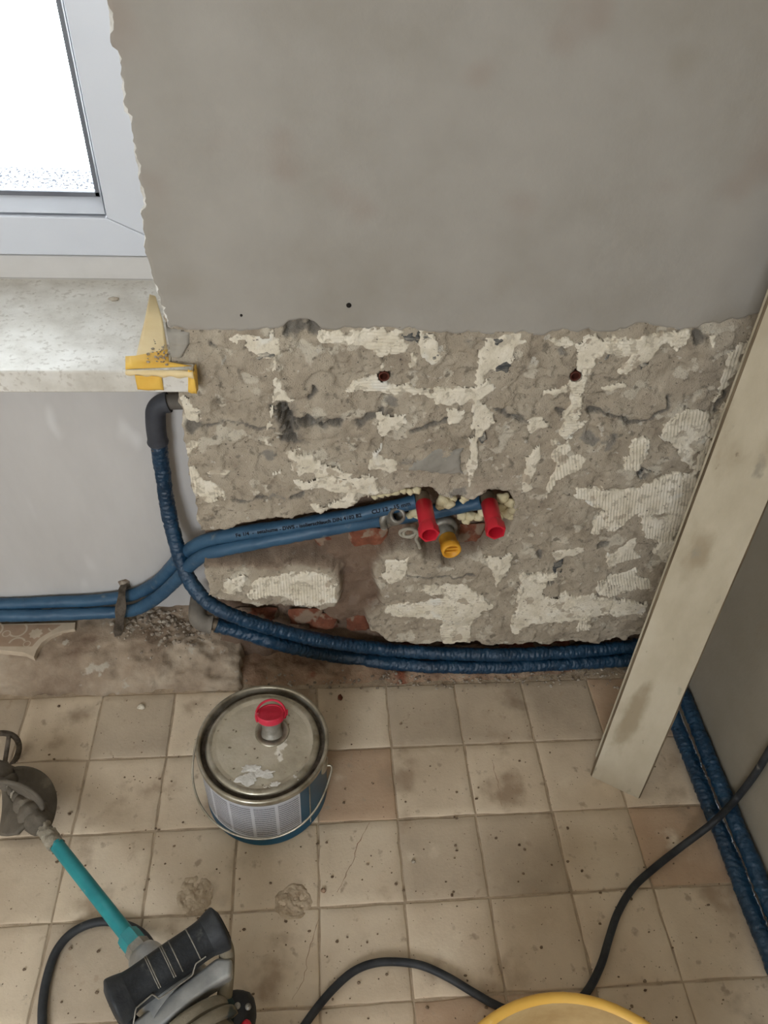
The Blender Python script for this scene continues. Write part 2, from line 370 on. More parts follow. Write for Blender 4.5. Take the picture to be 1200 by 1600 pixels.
def glass_mat():
    m = bpy.data.materials.new('window_glass'); m.use_nodes = True
    nt = m.node_tree; nt.nodes.clear(); N = nt.nodes
    o = N.new('ShaderNodeOutputMaterial'); mx = N.new('ShaderNodeMixShader'); t = N.new('ShaderNodeBsdfTransparent')
    g = N.new('ShaderNodeBsdfGlossy'); g.inputs['Roughness'].default_value = .02
    fr = N.new('ShaderNodeFresnel'); fr.inputs[0].default_value = 1.45
    t.inputs[0].default_value = (.96, .98, .98, 1)
    nt.links.new(fr.outputs[0], mx.inputs[0]); nt.links.new(t.outputs[0], mx.inputs[1]); nt.links.new(g.outputs[0], mx.inputs[2]); nt.links.new(mx.outputs[0], o.inputs[0])
    return m
M['glass'] = glass_mat()
def label_mat():
    """white can label: columns of illegible fine print as grey rules"""
    m = mat('printed_can_label', two(srgb(178, 180, 186), srgb(198, 200, 204)), 8, 3, .45, spec=.4)
    nt = m.node_tree; N = nt.nodes; L = nt.links; bs = N['Principled BSDF']
    old = bs.inputs['Base Color'].links[0].from_socket
    uv = N.new('ShaderNodeUVMap'); sep = N.new('ShaderNodeSeparateXYZ'); L.new(uv.outputs[0], sep.inputs[0])
    def math_(op, a, b=None):
        x = N.new('ShaderNodeMath'); x.operation = op
        for i, s in enumerate((a, b)):
            if s is None: continue
            if isinstance(s, (int, float)): x.inputs[i].default_value = s
            else: L.new(s, x.inputs[i])
        return x.outputs[0]
    line = math_('FRACT', math_('MULTIPLY', sep.outputs[1], 17))
    on = math_('LESS_THAN', line, .58)
    nz = N.new('ShaderNodeTexNoise'); nz.inputs['Scale'].default_value = 1; nz.inputs['Detail'].default_value = 3
    cm = N.new('ShaderNodeCombineXYZ'); L.new(math_('MULTIPLY', sep.outputs[0], 90), cm.inputs[0]); L.new(math_('FLOOR', math_('MULTIPLY', sep.outputs[1], 17)), cm.inputs[1])
    L.new(cm.outputs[0], nz.inputs['Vector'])
    word = math_('GREATER_THAN', nz.outputs['Fac'], .42)
    inb = math_('MULTIPLY', math_('GREATER_THAN', sep.outputs[1], .05), math_('LESS_THAN', sep.outputs[1], .95))
    inx = math_('MULTIPLY', math_('GREATER_THAN', sep.outputs[0], .06), math_('LESS_THAN', sep.outputs[0], .93))
    k = math_('MULTIPLY', math_('MULTIPLY', on, word), math_('MULTIPLY', inb, inx))
    x = N.new('ShaderNodeMix'); x.data_type = 'RGBA'; L.new(math_('MULTIPLY', k, .85), x.inputs[0]); L.new(old, x.inputs[6]); x.inputs[7].default_value = srgb(84, 86, 94)
    L.new(x.outputs[2], bs.inputs['Base Color'])
    return m
M['label'] = label_mat()

# ================================================================== THE SETTING
XL, XR = 0.245, 1.25            # main wall: left edge, right corner
NICHE_Y = 0.13                  # face of the recessed wall under the sill
W = lambda *p: [tuple(wl(a, b, 0)[[0, 2]]) for a, b in p]

# ---- floor
floor = box('floor', (-2.2, -2.7, -.05), (XR, .2, -.0022), M['grout'])
struct(floor, 'sandy cement tiled floor covered in building dust', 'floor')
T = .15
def tile_mesh(seed, w=T, d=T):
    n = 9; rr = np.linspace(-1, 1, n)
    e = np.array([-1, -.965, -.75, -.4, 0, .4, .75, .965, 1])
    X, Y = np.meshgrid(e * (w / 2 - .0018), e * (d / 2 - .0018), indexing='ij')
    jx = (fbm(Y * 30 + seed * 9, X * 9, 3, seed) - .5) * .005; jy = (fbm(X * 30 + seed * 5, Y * 9 + 7, 3, seed + 4) - .5) * .005
    X = X + jx; Y = Y + jy
    edge = np.maximum(np.abs(e)[:, None], np.abs(e)[None, :])
    Z = -.0014 * (edge > .98) + (fbm(X * 25 + seed * 3, Y * 25, 3, seed) - .5) * .0012 * (edge < .99)
    Z = Z - Z.max()
    v = np.stack([X, Y, Z], -1).reshape(-1, 3).tolist(); f = grid_faces(n, n)
    b = len(v); ring = [i * n for i in range(n)] + [(n - 1) * n + j for j in range(1, n)] + [i * n + n - 1 for i in range(n - 2, -1, -1)] + [j for j in range(n - 2, 0, -1)]
    v += [(v[k][0], v[k][1], -.008) for k in ring]
    m_ = len(ring)
    f += [(ring[i], b + i, b + (i + 1) % m_, ring[(i + 1) % m_]) for i in range(m_)]
    me = bpy.data.meshes.new('floor_tile'); me.from_pydata(v, [], f); me.polygons.foreach_set('use_smooth', [True] * len(f))
    import bmesh
    bm = bmesh.new(); bm.from_mesh(me); bmesh.ops.recalc_face_normals(bm, faces=bm.faces); bm.to_mesh(me); bm.free()
    return me
TM = {k: [tile_mesh(s + i * 11) for s in range(6)] for i, k in enumerate(('tile', 'tile_brown', 'tile_grey'))}
for k in TM:
    for me in TM[k]: me.materials.append(M[k])
YROW = -.1955
brown = {(7, 1), (4, 3), (5, 3), (7, -1), (3, 0)}; grey = {(5, 1), (5, -1), (0, 2), (4, 1)}
for i in range(-3, 8):
    for j in range(-1, 6):
        k = 'tile_brown' if (i, j) in brown else 'tile_grey' if (i, j) in grey else 'tile'
        if j == -1 and k == 'tile' and (i + j) % 2: k = 'tile_grey'
        o = link('floor_tile', TM[k][(i * 5 + j * 3) % 6], floor)
        o.location = ((i + .5) * T, YROW - (j - .5) * T - T, 0)
        o.rotation_euler = (0, 0, (random.choice((0, 2)) * PI / 2) + random.uniform(-.004, .004))
# j-th row spans y from YROW-(j-?)...: row j lies between YROW-j*T+0 and YROW-(j+1)*T

# ---- dirt bed in the pipe groove at the foot of the wall
def dirt_bed():
    nx, ny = 260, 34
    x = np.linspace(.26, XR, nx); y = np.linspace(-.075, .075, ny)
    X, Y = np.meshgrid(x, y, indexing='ij')
    h = (fbm(X * 22, Y * 22, 5, 3) - .42) * .026 + (fbm(X * 90, Y * 90, 3, 9) - .5) * .007
    front = sst(-.035 - .03 * fbm(X * 9, X * 0, 3, 5), -.015, Y)
    lip = np.where(X < .75, 1.0, np.clip(1 - (X - .75) / .2, .25, 1))
    Z = (h + .004) * front * lip - .006 * (1 - front)
    Z = Z - .006 * sst(.9, 1.1, X)
    v = np.stack([X, Y, Z], -1).reshape(-1, 3)
    return mesh('dirt_bed', v, grid_faces(nx, ny), M['dirt'], floor)
dirt_bed()

# ---- exposed wall: old cement render over brick, with the pipe chases cut into it
RENDER_A = W((255, 490), (1330, 440)) + [(XR + .05, .105)] + W((1030, 993), (990, 995), (960, 1004), (920, 1003), (870, 1008), (820, 1005), (770, 1010), (740, 1004), (685, 1001), (640, 1004), (604, 1001),
    (577, 985), (578, 965), (600, 950), (590, 930), (584, 897), (595, 872), (640, 861), (672, 872), (705, 884), (745, 872), (775, 850), (795, 832), (804, 800), (796, 768), (765, 766), (735, 776), (705, 780), (672, 766),
    (652, 762), (620, 768), (592, 772), (578, 778), (532, 797), (480, 806), (440, 809), (412, 816), (376, 819), (364, 828), (316, 832), (270, 836))
RENDER_B = W((290, 878), (330, 880), (400, 884), (470, 880), (512, 882), (534, 892), (535, 915), (527, 945), (508, 953), (460, 953), (420, 946), (380, 941), (345, 936), (290, 930))
CAV = [(W((440, 636), (452, 655), (456, 684)), .017, .028), (W((455, 655), (490, 658), (525, 658)), .0085, .022), (W((484, 622), (490, 604)), .0035, .012),
       (W((330, 533), (336, 537)), .005, .010), (W((455, 512), (470, 505), (488, 512)), .014, .010), (W((920, 642), (950, 644), (985, 660)), .005, .012), (W((1042, 622), (1044, 640)), .0035, .014),
       (W((985, 662), (1015, 652), (1040, 640)), .003, .008), (W((640, 672), (668, 662), (700, 655)), .004, .010), (W((560, 660), (600, 640)), .005, .006), (W((1085, 515), (1092, 530)), .008, .012), (W((1120, 640), (1135, 615)), .005, .012),
       (W((370, 776), (415, 778)), .0025, .007), (W((455, 778), (470, 770)), .006, .008), (W((295, 662), (310, 668)), .010, .006), (W((855, 905), (860, 915)), .006, .008), (W((840, 862), (845, 872)), .004, .008),
       (W((930, 930), (945, 915), (950, 900)), .003, .008), (W((360, 872), (430, 872)), .003, .004), (W((625, 900), (680, 905), (740, 900)), .003, .003), (W((640, 948), (670, 955)), .003, .005), (W((935, 853), (948, 846)), .006, .010),
       (W((1000, 735), (1008, 742)), .007, .010), (W((870, 640), (905, 650)), .004, .007), (W((775, 640), (800, 650), (830, 655)), .003, .006), (W((300, 665), (360, 662), (430, 668)), .002, .003)]
EDGE = W((262, 512), (290, 517), (350, 516), (425, 514), (442, 508), (452, 498), (468, 494), (482, 500), (494, 506), (502, 514), (560, 511), (600, 512), (640, 512), (700, 518), (800, 520), (848, 521), (862, 514), (880, 512),
         (900, 517), (975, 517), (990, 508), (1012, 505), (1035, 513), (1060, 514), (1100, 507), (1140, 500), (1175, 490), (1230, 480))
HOLES = [wl(600, 587, 0)[[0, 2]], wl(898, 585, 0)[[0, 2]]]
def wall_h(X, Z):
    """depth of the exposed wall behind the plane y=0, with recess and grey masks"""
    qx = X + (fbm(X * 45, Z * 45, 5, 1) - .5) * .020; qz = Z + (fbm(X * 45 + 40, Z * 45, 5, 2) - .5) * .020
    sd = np.maximum(sdpoly(qx, qz, RENDER_A), sdpoly(qx, qz, RENDER_B))
    rec = 1 - sst(-.009, .004, sd); sdb = sdpoly(qx, qz, RENDER_B); wall_h.dust = (1 - sst(.0, .018, sdb)) * (sdb > -.02) * sst(.2, .7, (Z - wl(430, 915)[2]) / .03)
    col_gap = sst(-.02, .01, np.minimum.reduce([X - wl(535, 900)[0] + .03, wl(590, 900)[0] + .02 - X, Z - .14, wl(560, 870)[2] + .0 - Z]))
    deep = .048 - .022 * col_gap + (fbm(X * 26, Z * 26, 5, 7) - .5) * .022
    y = rec * deep
    fac = 1 - rec
    y = y + fac * ((fbm(X * 11, Z * 11, 4, 11) - .5) * .009 + (fbm(X * 55, Z * 55, 4, 12) - .5) * .0052)
    y = y - fac * .0040 * sst(.50, .525, fbm(X * 15 + 3, Z * 20 + 5, 4, 21)) + fac * .0038 * sst(.59, .605, fbm(X * 24 + 9, Z * 24, 4, 31))
    y = y + fac * .0016 * sst(.70, .8, vn(X * 210, Z * 210, 5)) * sst(.4, .6, fbm(X * 20, Z * 20, 3, 33))
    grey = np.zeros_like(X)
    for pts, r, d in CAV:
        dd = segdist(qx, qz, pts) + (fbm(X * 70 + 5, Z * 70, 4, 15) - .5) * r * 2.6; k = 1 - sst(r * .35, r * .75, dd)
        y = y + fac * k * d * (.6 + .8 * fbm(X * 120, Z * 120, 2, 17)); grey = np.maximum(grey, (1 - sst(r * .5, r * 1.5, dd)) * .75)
    for h in HOLES:
        y = y + .03 * (1 - sst(.0078, .0092, np.hypot(X - h[0], Z - h[1])))
    return y, rec, grey
def exposed_wall():
    st = .0025
    x = np.arange(XL, XR + .001, st); z = np.arange(0, .875, st)
    X, Z = np.meshgrid(x, z, indexing='ij')
    Y, rec, grey = wall_h(X, Z)
    ez_ = np.interp(X, [p[0] for p in EDGE], [p[1] for p in EDGE])
    Y = np.where(Z > ez_ + .004, np.maximum(Y, .0015), Y)     # stays behind the painted skim
    # ragged left edge
    jit = (fbm(Z * 70, X * 0 + 3, 4, 41) - .5) * .012
    X = X + jit * np.clip(1 - (X - XL) / .012, 0, 1)
    v = np.stack([X, Y, Z], -1).reshape(-1, 3); nx, nz = len(x), len(z)
    v = v.tolist(); f = [q[::-1] for q in grid_faces(nx, nz)]
    f = [q[::-1] for q in f]
    b = len(v); v += [(XL + .0, .06, float(t)) for t in z]
    f += [(j, j + 1, b + j + 1, b + j) for j in range(nz - 1)]
    dust = wall_h.dust; rec = np.maximum(rec, dust * .75)
    o = mesh('old_render_surface', v, f, M['cement'])
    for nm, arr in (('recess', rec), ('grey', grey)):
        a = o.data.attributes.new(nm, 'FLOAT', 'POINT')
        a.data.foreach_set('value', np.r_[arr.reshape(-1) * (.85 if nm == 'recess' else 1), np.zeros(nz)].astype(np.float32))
    return o
# core of the back wall (masonry pier beside the window)
wall_back = box('wall_back', (XL + .001, .062, 0), (XR, .30, 2.55), M['recess_mortar'])
struct(wall_back, 'grey painted back wall stripped to bare render below, pipes chased into it', 'wall')
exposed = exposed_wall(); exposed.parent = wall_back
exposed['label'] = 'rough bare cement render with old adhesive remains'

# ---- painted plaster skim above
def skim():
    ex = np.array([p[0] for p in EDGE]); ez = np.array([p[1] for p in EDGE])
    sx = np.r_[0, .0025, np.arange(.006, XR - .238, .004), XR - .238]
    sz = np.r_[0, .0025, np.arange(.006, .46, .004), np.linspace(.47, 2.55 - .84, 30)]
    S, Tt = np.meshgrid(sx, sz, indexing='ij')
    x0 = .238 + S
    zb = np.interp(x0, ex, ez) + (fbm(x0 * 60, x0 * 0 + 2, 4, 51) - .5) * .012
    Z = zb + Tt * (2.55 - zb) / (2.55 - .84)
    xe = np.interp(Z, [.83, .855, .90, .95, 1.1, 1.3, 2.6], [.250, .247, .238, .236, .2365, .2375, .239]) + (fbm(Z * 55, Z * 0 + 8, 5, 52) - .5) * .011 + .004 * (vn(Z * 28, Z * 0, 53) > .75)
    wgt = np.clip(1 - S / .05, 0, 1)
    X = x0 + (xe - .238) * wgt
    Y = np.full_like(X, -.0045) + (fbm(X * 4, Z * 4, 3, 61) - .5) * .003 + (fbm(X * 30, Z * 30, 3, 62) - .5) * .0006
    Y[0, :] = -.002; Y[:, 0] = np.maximum(Y[:, 0], .002)
    X[1, :] = X[0, :] + .0006 + .0042 * sst(.45, .75, fbm(Z[1] * 80, Z[1] * 0 + 5, 4, 55)); X[2, :] = np.maximum(X[2, :], X[1, :] + .001); X[3, :] = np.maximum(X[3, :], X[2, :] + .001)
    v = np.stack([X, Y, Z], -1).reshape(-1, 3); nx, nz = len(sx), len(sz)
    f = grid_faces(nx, nz)
    mi = [1 if (k // (nz - 1) == 0) or (k % (nz - 1) == 0) else 0 for k in range(len(f))]
    # return of the plaster into the window reveal
    b = len(v); v = v.tolist(); v += [(XL + .002, .07, float(Z[0, j])) for j in range(nz)]
    g = [(j, j + 1, b + j + 1, b + j) for j in range(nz - 1)]; mi += [1] * len(g)
    o = mesh('painted_skim', v, f + g, [M['paint'], M['plaster_white']], wall_back, midx=mi)
    o['label'] = 'smooth grey painted plaster with a ragged lower edge'
    return o
skim()
box('reveal_plaster', (XL - .0035, .07, .7885), (XL + .0005, .2535, 2.55), M['plaster_white'], wall_back)
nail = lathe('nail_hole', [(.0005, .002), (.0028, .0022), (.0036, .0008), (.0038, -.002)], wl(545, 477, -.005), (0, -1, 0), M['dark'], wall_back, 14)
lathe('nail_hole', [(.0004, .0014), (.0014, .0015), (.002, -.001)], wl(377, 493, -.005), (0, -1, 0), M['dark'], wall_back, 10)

# ---- patches of tile adhesive, smears and filler left on the render, each its own piece
def patch(name, poly, m, thick=.0025, ridge=None, st=.0025, seed=0, rag=.022, y_off=0.0):
    P = np.array(W(*poly)); x0, z0 = P.min(0) - .008; x1, z1 = P.max(0) + .008
    x = np.arange(x0, x1, st); z = np.arange(z0, z1, st)
    X, Z = np.meshgrid(x, z, indexing='ij')
    qx = X + (fbm(X * 55 + seed, Z * 55, 5, 71) - .5) * rag; qz = Z + (fbm(X * 55 + 20, Z * 55 + seed, 5, 72) - .5) * rag
    sd = sdpoly(qx, qz, P)
    sd = sd - .007 * sst(.58, .68, fbm(X * 48 + seed, Z * 48 + 3, 4, 77)) * (rag > .02)
    Yw, rec, _ = wall_h(X, Z)
    flat = (fbm(X * 11, Z * 11, 4, 11) - .5) * .009 * (1 - rec)
    base = Yw * .35 + flat * .65
    k = sst(0, .0035, sd)
    Y = base * k + (Yw + .002) * (1 - k) - k * (thick + .0022) - k * (fbm(X * 40 + seed, Z * 40, 4, 73) - .5) * .003 + y_off
    if ridge is not None:
        a, amp = ridge
        ph = (X * math.cos(a) + Z * math.sin(a)) * 2 * PI / .0056 + 2.5 * fbm(X * 14, Z * 14, 2, 75)
        Y = Y - k * amp * np.maximum(np.sin(ph), -.4) * sst(.3, .5, fbm(X * 22 + seed * 2, Z * 22, 3, 76))
    keepv = (sd > -.0005) & (X > XL)
    for h in HOLES: keepv &= np.hypot(X - h[0], Z - h[1]) > .0095
    idx = -np.ones(X.shape, int); 
    fm = keepv[:-1, :-1] & keepv[1:, :-1] & keepv[1:, 1:] & keepv[:-1, 1:]
    use = np.zeros(X.shape, bool)
    use[:-1, :-1] |= fm; use[1:, :-1] |= fm; use[1:, 1:] |= fm; use[:-1, 1:] |= fm
    if use.sum() < 6: return None
    idx[use] = np.arange(use.sum())
    v = np.stack([X[use], Y[use], Z[use]], -1)
    I, J = np.nonzero(fm)
    f = np.stack([idx[I, J], idx[I + 1, J], idx[I + 1, J + 1], idx[I, J + 1]], -1)
    return mesh(name, v, f, m, wall_back)
H_, V_ = PI / 2, 0.0
AD = [
 ([(350, 522), (436, 516), (440, 540), (440, 580), (448, 612), (468, 622), (456, 630), (432, 628), (430, 662), (418, 684), (432, 702), (408, 690), (424, 620), (428, 564), (360, 538)], None),
 ([(480, 520), (588, 508), (636, 510), (634, 532), (655, 555), (645, 585), (636, 548), (606, 556), (599, 580), (588, 552), (552, 534), (496, 538)], H_),
 ([(648, 514), (688, 520), (684, 540), (692, 556), (668, 568), (652, 544)], None),
 ([(548, 596), (584, 588), (600, 598), (720, 608), (722, 622), (676, 634), (664, 618), (584, 617), (536, 610)], H_),
 ([(584, 648), (640, 650), (636, 668), (600, 682), (594, 708), (624, 720), (616, 736), (572, 738), (588, 700)], None),
 ([(452, 704), (472, 702), (500, 720), (552, 736), (544, 746), (412, 740), (448, 732)], None),
 ([(276, 620), (296, 620), (312, 640), (308, 656), (290, 652)], None),
 ([(284, 684), (312, 684), (300, 704), (296, 720), (320, 736), (348, 756), (352, 780), (320, 784), (296, 768)], V_),
 ([(484, 784), (516, 792), (496, 808)], None),
 ([(320, 735), (360, 730), (362, 740), (322, 744)], None),
 ([(749, 521), (832, 525), (827, 542), (806, 547), (797, 573), (764, 588), (773, 607), (750, 625), (782, 651), (752, 685), (744, 729), (731, 772), (719, 776), (728, 729), (734, 677), (738, 633), (680, 629), (680, 612), (723, 603), (743, 599), (747, 560)], None),
 ([(832, 527), (908, 530), (914, 521), (1031, 521), (1087, 514), (1070, 538), (1035, 544), (1022, 557), (992, 581), (962, 579), (979, 553), (942, 555), (925, 575), (916, 603), (916, 625), (903, 659), (925, 659), (884, 687), (871, 679), (890, 625), (886, 603), (899, 586), (903, 549), (880, 540)], H_),
 ([(845, 607), (884, 599), (888, 612), (849, 622)], None),
 ([(823, 651), (853, 651), (855, 666), (823, 683)], None),
 ([(1044, 651), (1070, 633), (1105, 642), (1117, 668), (1100, 703), (1079, 731), (1053, 705), (1027, 679)], .22),
 ([(983, 685), (1022, 677), (1016, 707), (998, 739), (973, 731)], .25),
 ([(875, 707), (918, 711), (907, 733), (873, 748), (853, 783), (849, 763)], .3),
 ([(886, 776), (905, 759), (983, 763), (1053, 737), (1087, 737), (1065, 800), (994, 804), (959, 830), (921, 835), (938, 804)], .2),
 ([(1139, 547), (1178, 512), (1152, 577), (1133, 607), (1109, 631)], .1),
 ([(1055, 516), (1081, 512), (1072, 547), (1051, 544)], .15),
 ([(813, 891), (846, 893), (876, 889), (852, 928), (913, 928), (1013, 942), (1009, 960), (944, 960), (916, 967), (827, 977), (795, 1002), (799, 972)], H_ + .15),
 ([(944, 868), (990, 835), (999, 867), (948, 890)], .2),
 ([(860, 854), (913, 851), (904, 867), (864, 876)], None),
 ([(401, 902), (455, 892), (509, 894), (530, 910), (526, 940), (460, 950), (449, 935), (386, 933)], V_),
 ([(597, 922), (730, 913), (772, 947), (736, 974), (736, 1005), (690, 1005), (687, 967), (593, 962), (602, 945), (690, 931)], H_),
 ([(755, 870), (806, 864), (799, 888), (775, 917)], None),
 ([(460, 748), (560, 740), (600, 748), (590, 768), (560, 778), (545, 792), (500, 796), (540, 768), (470, 762)], None),
 ([(905, 930), (930, 925), (925, 985), (900, 985)], .2),
 ([(1098, 520), (1130, 512), (1120, 545), (1100, 548)], .1),
 ([(690, 640), (728, 636), (724, 660), (700, 662)], None),
 ([(1000, 800), (1060, 800), (1040, 850), (1005, 840)], .2),
 ([(350, 898), (385, 894), (380, 928), (345, 925)], None),
 ([(1122, 640), (1142, 618), (1112, 700), (1088, 762), (1064, 832), (1044, 884), (1022, 862), (1060, 770), (1096, 700)], .2),
 ([(930, 905), (998, 888), (1024, 915), (962, 932), (935, 930)], .35),
 ([(860, 690), (900, 680), (890, 720), (862, 735)], .3),
 ([(820, 700), (845, 690), (840, 760), (815, 770)], None),
 ([(940, 600), (975, 592), (985, 604), (950, 612)], None),
 ([(640, 870), (600, 876), (592, 905), (612, 912), (640, 900)], None),
]
for k, (poly, rg) in enumerate(AD):
    patch('adhesive_patch', poly, M['adhesive'], .0012 + .0008 * (k % 3), None if rg is None else (rg, .0011), .0014 if rg is not None else .0025, k * 3.3)
for k, poly in enumerate([[(628, 512), (655, 510), (680, 522), (686, 528), (668, 530), (650, 534), (630, 528)], [(766, 568), (790, 562), (800, 572), (786, 584), (766, 578)], [(975, 565), (990, 548), (1003, 553), (990, 572), (976, 578)],
                          [(1000, 560), (1015, 552), (1018, 566), (1004, 576)], [(935, 560), (955, 546), (956, 556), (938, 568)], [(660, 548), (684, 550), (672, 560)], [(768, 522), (790, 522), (785, 540), (768, 538)], [(430, 545), (390, 552), (400, 562), (430, 556)],
                          [(742, 690), (760, 672), (765, 680), (750, 695)], [(1005, 728), (1015, 738), (1004, 752), (995, 745)], [(860, 880), (876, 870), (880, 890), (868, 898)]]):
    patch('dark_smear', poly, M['bitumen'], .0028, (H_ + .3, .0006), .0016, 50 + k * 2.1, .030)
patch('grey_filler_patch', [(632, 730), (660, 712), (692, 697), (722, 700), (722, 738), (680, 738)], M['filler'], .0016, None, .0025, 5, .018)
patch('grey_filler_patch', [(252, 486), (268, 512), (300, 515), (296, 540), (284, 560), (268, 558), (258, 540)], M['filler'], .004, None, .0025, 8, .004)

# ---- bricks laid bare in the chases
def brick(c, w, h, seed):
    n = 7; e = np.linspace(-1, 1, n); X, Z = np.meshgrid(e * w / 2, e * h / 2, indexing='ij')
    ed = np.maximum(np.abs(e)[:, None], np.abs(e)[None, :])
    Y = .010 * sst(.72, 1.0, ed) + (fbm(X * 60 + seed, Z * 60, 3, 81) - .5) * .006
    X = X + (fbm(Z * 40 + seed, X * 20, 2, 82) - .5) * .008; Z = Z + (fbm(X * 40, Z * 20 + seed, 2, 83) - .5) * .008
    return mesh('brick', np.stack([X + c[0], Y + c[1], Z + c[2]], -1).reshape(-1, 3), grid_faces(n, n), M['brick'], wall_back)
for k, (px, py, y, w, h) in enumerate([(575, 845, .030, .075, .05), (512, 850, .040, .05, .035), (645, 836, .036, .05, .045), (738, 838, .034, .05, .05), (478, 968, .026, .07, .045), (505, 975, .024, .06, .05), (560, 978, .026, .05, .045), (400, 965, .034, .09, .04),
                                       (640, 1016, .03, .16, .03), (840, 1014, .03, .18, .026)]):
    brick(wl(px, py, y), w, h, k * 4.4)

# ---- niche wall under the sill
wall_niche = box('wall_niche', (-2.2, NICHE_Y, 0), (XL + .03, .30, .752), M['white_wall'])
struct(wall_niche, 'white painted recessed wall below the window sill', 'wall')
# ---- right wall, left wall, wall behind, ceiling
wall_right = box('wall_right', (XR, -2.7, 0), (XR + .12, .3, 2.55), M['right_wall']); struct(wall_right, 'bare grey plastered right wall in shadow', 'wall')
wall_left = box('wall_left', (-2.32, -2.7, 0), (-2.2, .4, 2.55), M['room']); struct(wall_left, 'pale plastered wall left of the window, out of view', 'wall')
ceiling = box('ceiling', (-2.32, -2.82, 2.55), (XR + .12, .42, 2.65), M['room']); struct(ceiling, 'pale plastered ceiling, out of view', 'ceiling')
def wall_with_hole(name, x0, x1, y0, y1, z0, z1, hx0, hx1, hz0, hz1, m):
    bs = [(x0, hx0, z0, z1), (hx1, x1, z0, z1), (hx0, hx1, hz1, z1), (hx0, hx1, z0, hz0)]
    v, f = [], []
    for a, b, c, d in bs:
        if b - a < 1e-4 or d - c < 1e-4: continue
        k = len(v)
        v += [(a, y0, c), (b, y0, c), (b, y1, c), (a, y1, c), (a, y0, d), (b, y0, d), (b, y1, d), (a, y1, d)]
        f += [tuple(q + k for q in g) for g in ((0, 3, 2, 1), (4, 5, 6, 7), (0, 1, 5, 4), (1, 2, 6, 5), (2, 3, 7, 6), (3, 0, 4, 7))]
    return mesh(name, v, f, m, smooth=False)
wf = wall_with_hole('wall_front', -2.2, XR, -2.82, -2.7, 0, 2.55, -.95, .05, 1.05, 2.05, M['room']); struct(wf, 'pale plastered wall behind the viewer with an unseen opening added for fill light', 'wall')
wo = wall_with_hole('wall_outer', -2.2, XR, .302, .40, 0, 2.55, -1.4, .30, .78, 2.28, M['room']); struct(wo, 'outer masonry around the window opening', 'wall')

# ---- plinth: broken screed step along the niche
def plinth():
    px_ = [(.135, .075), (.10, .074), (.06, .072), (.03, .070), (.012, .064), (-.006, .050), (-.022, .036), (-.034, .022), (-.040, .008), (-.043, -.004)]
    pp = np.array(px_); d = np.r_[0, np.cumsum(np.hypot(*np.diff(pp, axis=0).T))]
    s = np.linspace(0, d[-1], 46); py_ = np.interp(s, d, pp[:, 0]); pz_ = np.interp(s, d, pp[:, 1])
    x = np.r_[np.linspace(-2.2, -.5, 40), np.arange(-.49, .285, .005)]; nx, ns = len(x), len(s)
    X = np.repeat(x[:, None], ns, 1); Y = np.repeat(py_[None], nx, 0); Z = np.repeat(pz_[None], nx, 0)
    n = (fbm(X * 18, s[None] * 18, 5, 91) - .5) * .022 + (fbm(X * 80, s[None] * 80, 3, 92) - .5) * .006 - .006 * sst(.56, .60, fbm(X * 26 + 4, s[None] * 26, 4, 93))
    rough = sst(.0, .18, X)      # broken up towards its right end
    Y = Y - n * .8; Z = np.maximum(Z + n * (.5 + .9 * rough), -.004)
    Z = Z - sst(.13, .28, X) * np.clip(Z, 0, 1) * .30
    X[-1] = .283; Xe = X.copy()
    v = np.stack([X, Y, Z], -1).reshape(-1, 3).tolist()
    f = [q[::-1] for q in grid_faces(nx, ns)]
    b = len(v); v += [(.288 + .004 * math.sin(k), float(Y[-1, k]), -.004) for k in range(ns)]
    e0 = (nx - 1) * ns
    f += [(e0 + k, e0 + k + 1, b + k + 1, b + k) for k in range(ns - 1)]
    o = mesh('trim_1', v, f, M['plinth'])
    struct(o, 'broken grey-brown screed ledge along the foot of the niche wall', 'ledge')
    return o, (X, Y, Z)
trim1, PL = plinth()

# ---- window
zw = lambda py, y: float(wl(0, py, y)[2])
window = bpy.data.objects.new('window_1', None); COL.objects.link(window); window.location = (-.55, .30, .787)
struct(window, 'white plastic window at top left with bright sky behind the glass', 'window')
bpy.context.view_layer.update()
SILL_Z = .787
wy = .255                                     # inner face of the sash
WX0, WX1 = -1.40, .31
z_gap, z_bead = zw(398, wy), zw(338, wy)
z_foot, z_fr = zw(458, .275), zw(443, .272)
gx = float(wl(166, 338, wy)[0])               # inner edge of the right sash stile
WTOP = 2.26
def bar(name, lo, hi, m, bv=.002): return keep(box(name, lo, hi, m, None, bv), window)
bar('frame_rail', (WX0, .272, SILL_Z + .001), (WX1, .345, z_fr), M['pvc_dusty'], .003)
bar('frame_rail', (WX0, .264, z_fr + .0015), (WX1, .345, z_gap - .0045), M['pvc_dusty'], .003)
bar('seam', (WX0, .2625, z_fr - .0004), (XL - .002, .268, z_fr + .0020), M['gasket'], 0)  # dark bar standing in for the shading line at the rail step
bar('gap_seal', (WX0, .280, z_fr - .01), (XL + .01, .30, z_gap + .01), M['gasket'], 0)  # dark strip behind the sash gap, its shadow line put in as colour
bar('cover_strip', (WX0, .258, SILL_Z + .0005), (XL - .002, .2755, z_foot), M['pvc_dusty'], .002)
bar('frame_stile', (XL + .012, .266, z_gap - .002), (WX1, .345, WTOP), M['pvc'], .003)
bar('frame_stile', (WX0, .266, z_gap - .002), (WX0 + .05, .345, WTOP), M['pvc'], .003)
bar('frame_rail', (WX0, .266, WTOP - .05), (WX1, .345, WTOP), M['pvc'], .003)
sx1 = XL + .010; sx0 = WX0 + .045
def mitre(name, pts):
    o = prism(name, pts, 'y', wy, .325, M['pvc'], None, .0025); return keep(o, window)
hb = z_bead; zt = WTOP - .05; w_ = sx1 - gx
mitre('sash_rail', [(sx0, z_gap), (sx1 - .0006, z_gap), (gx - .0004, hb), (sx0 + w_, hb)])
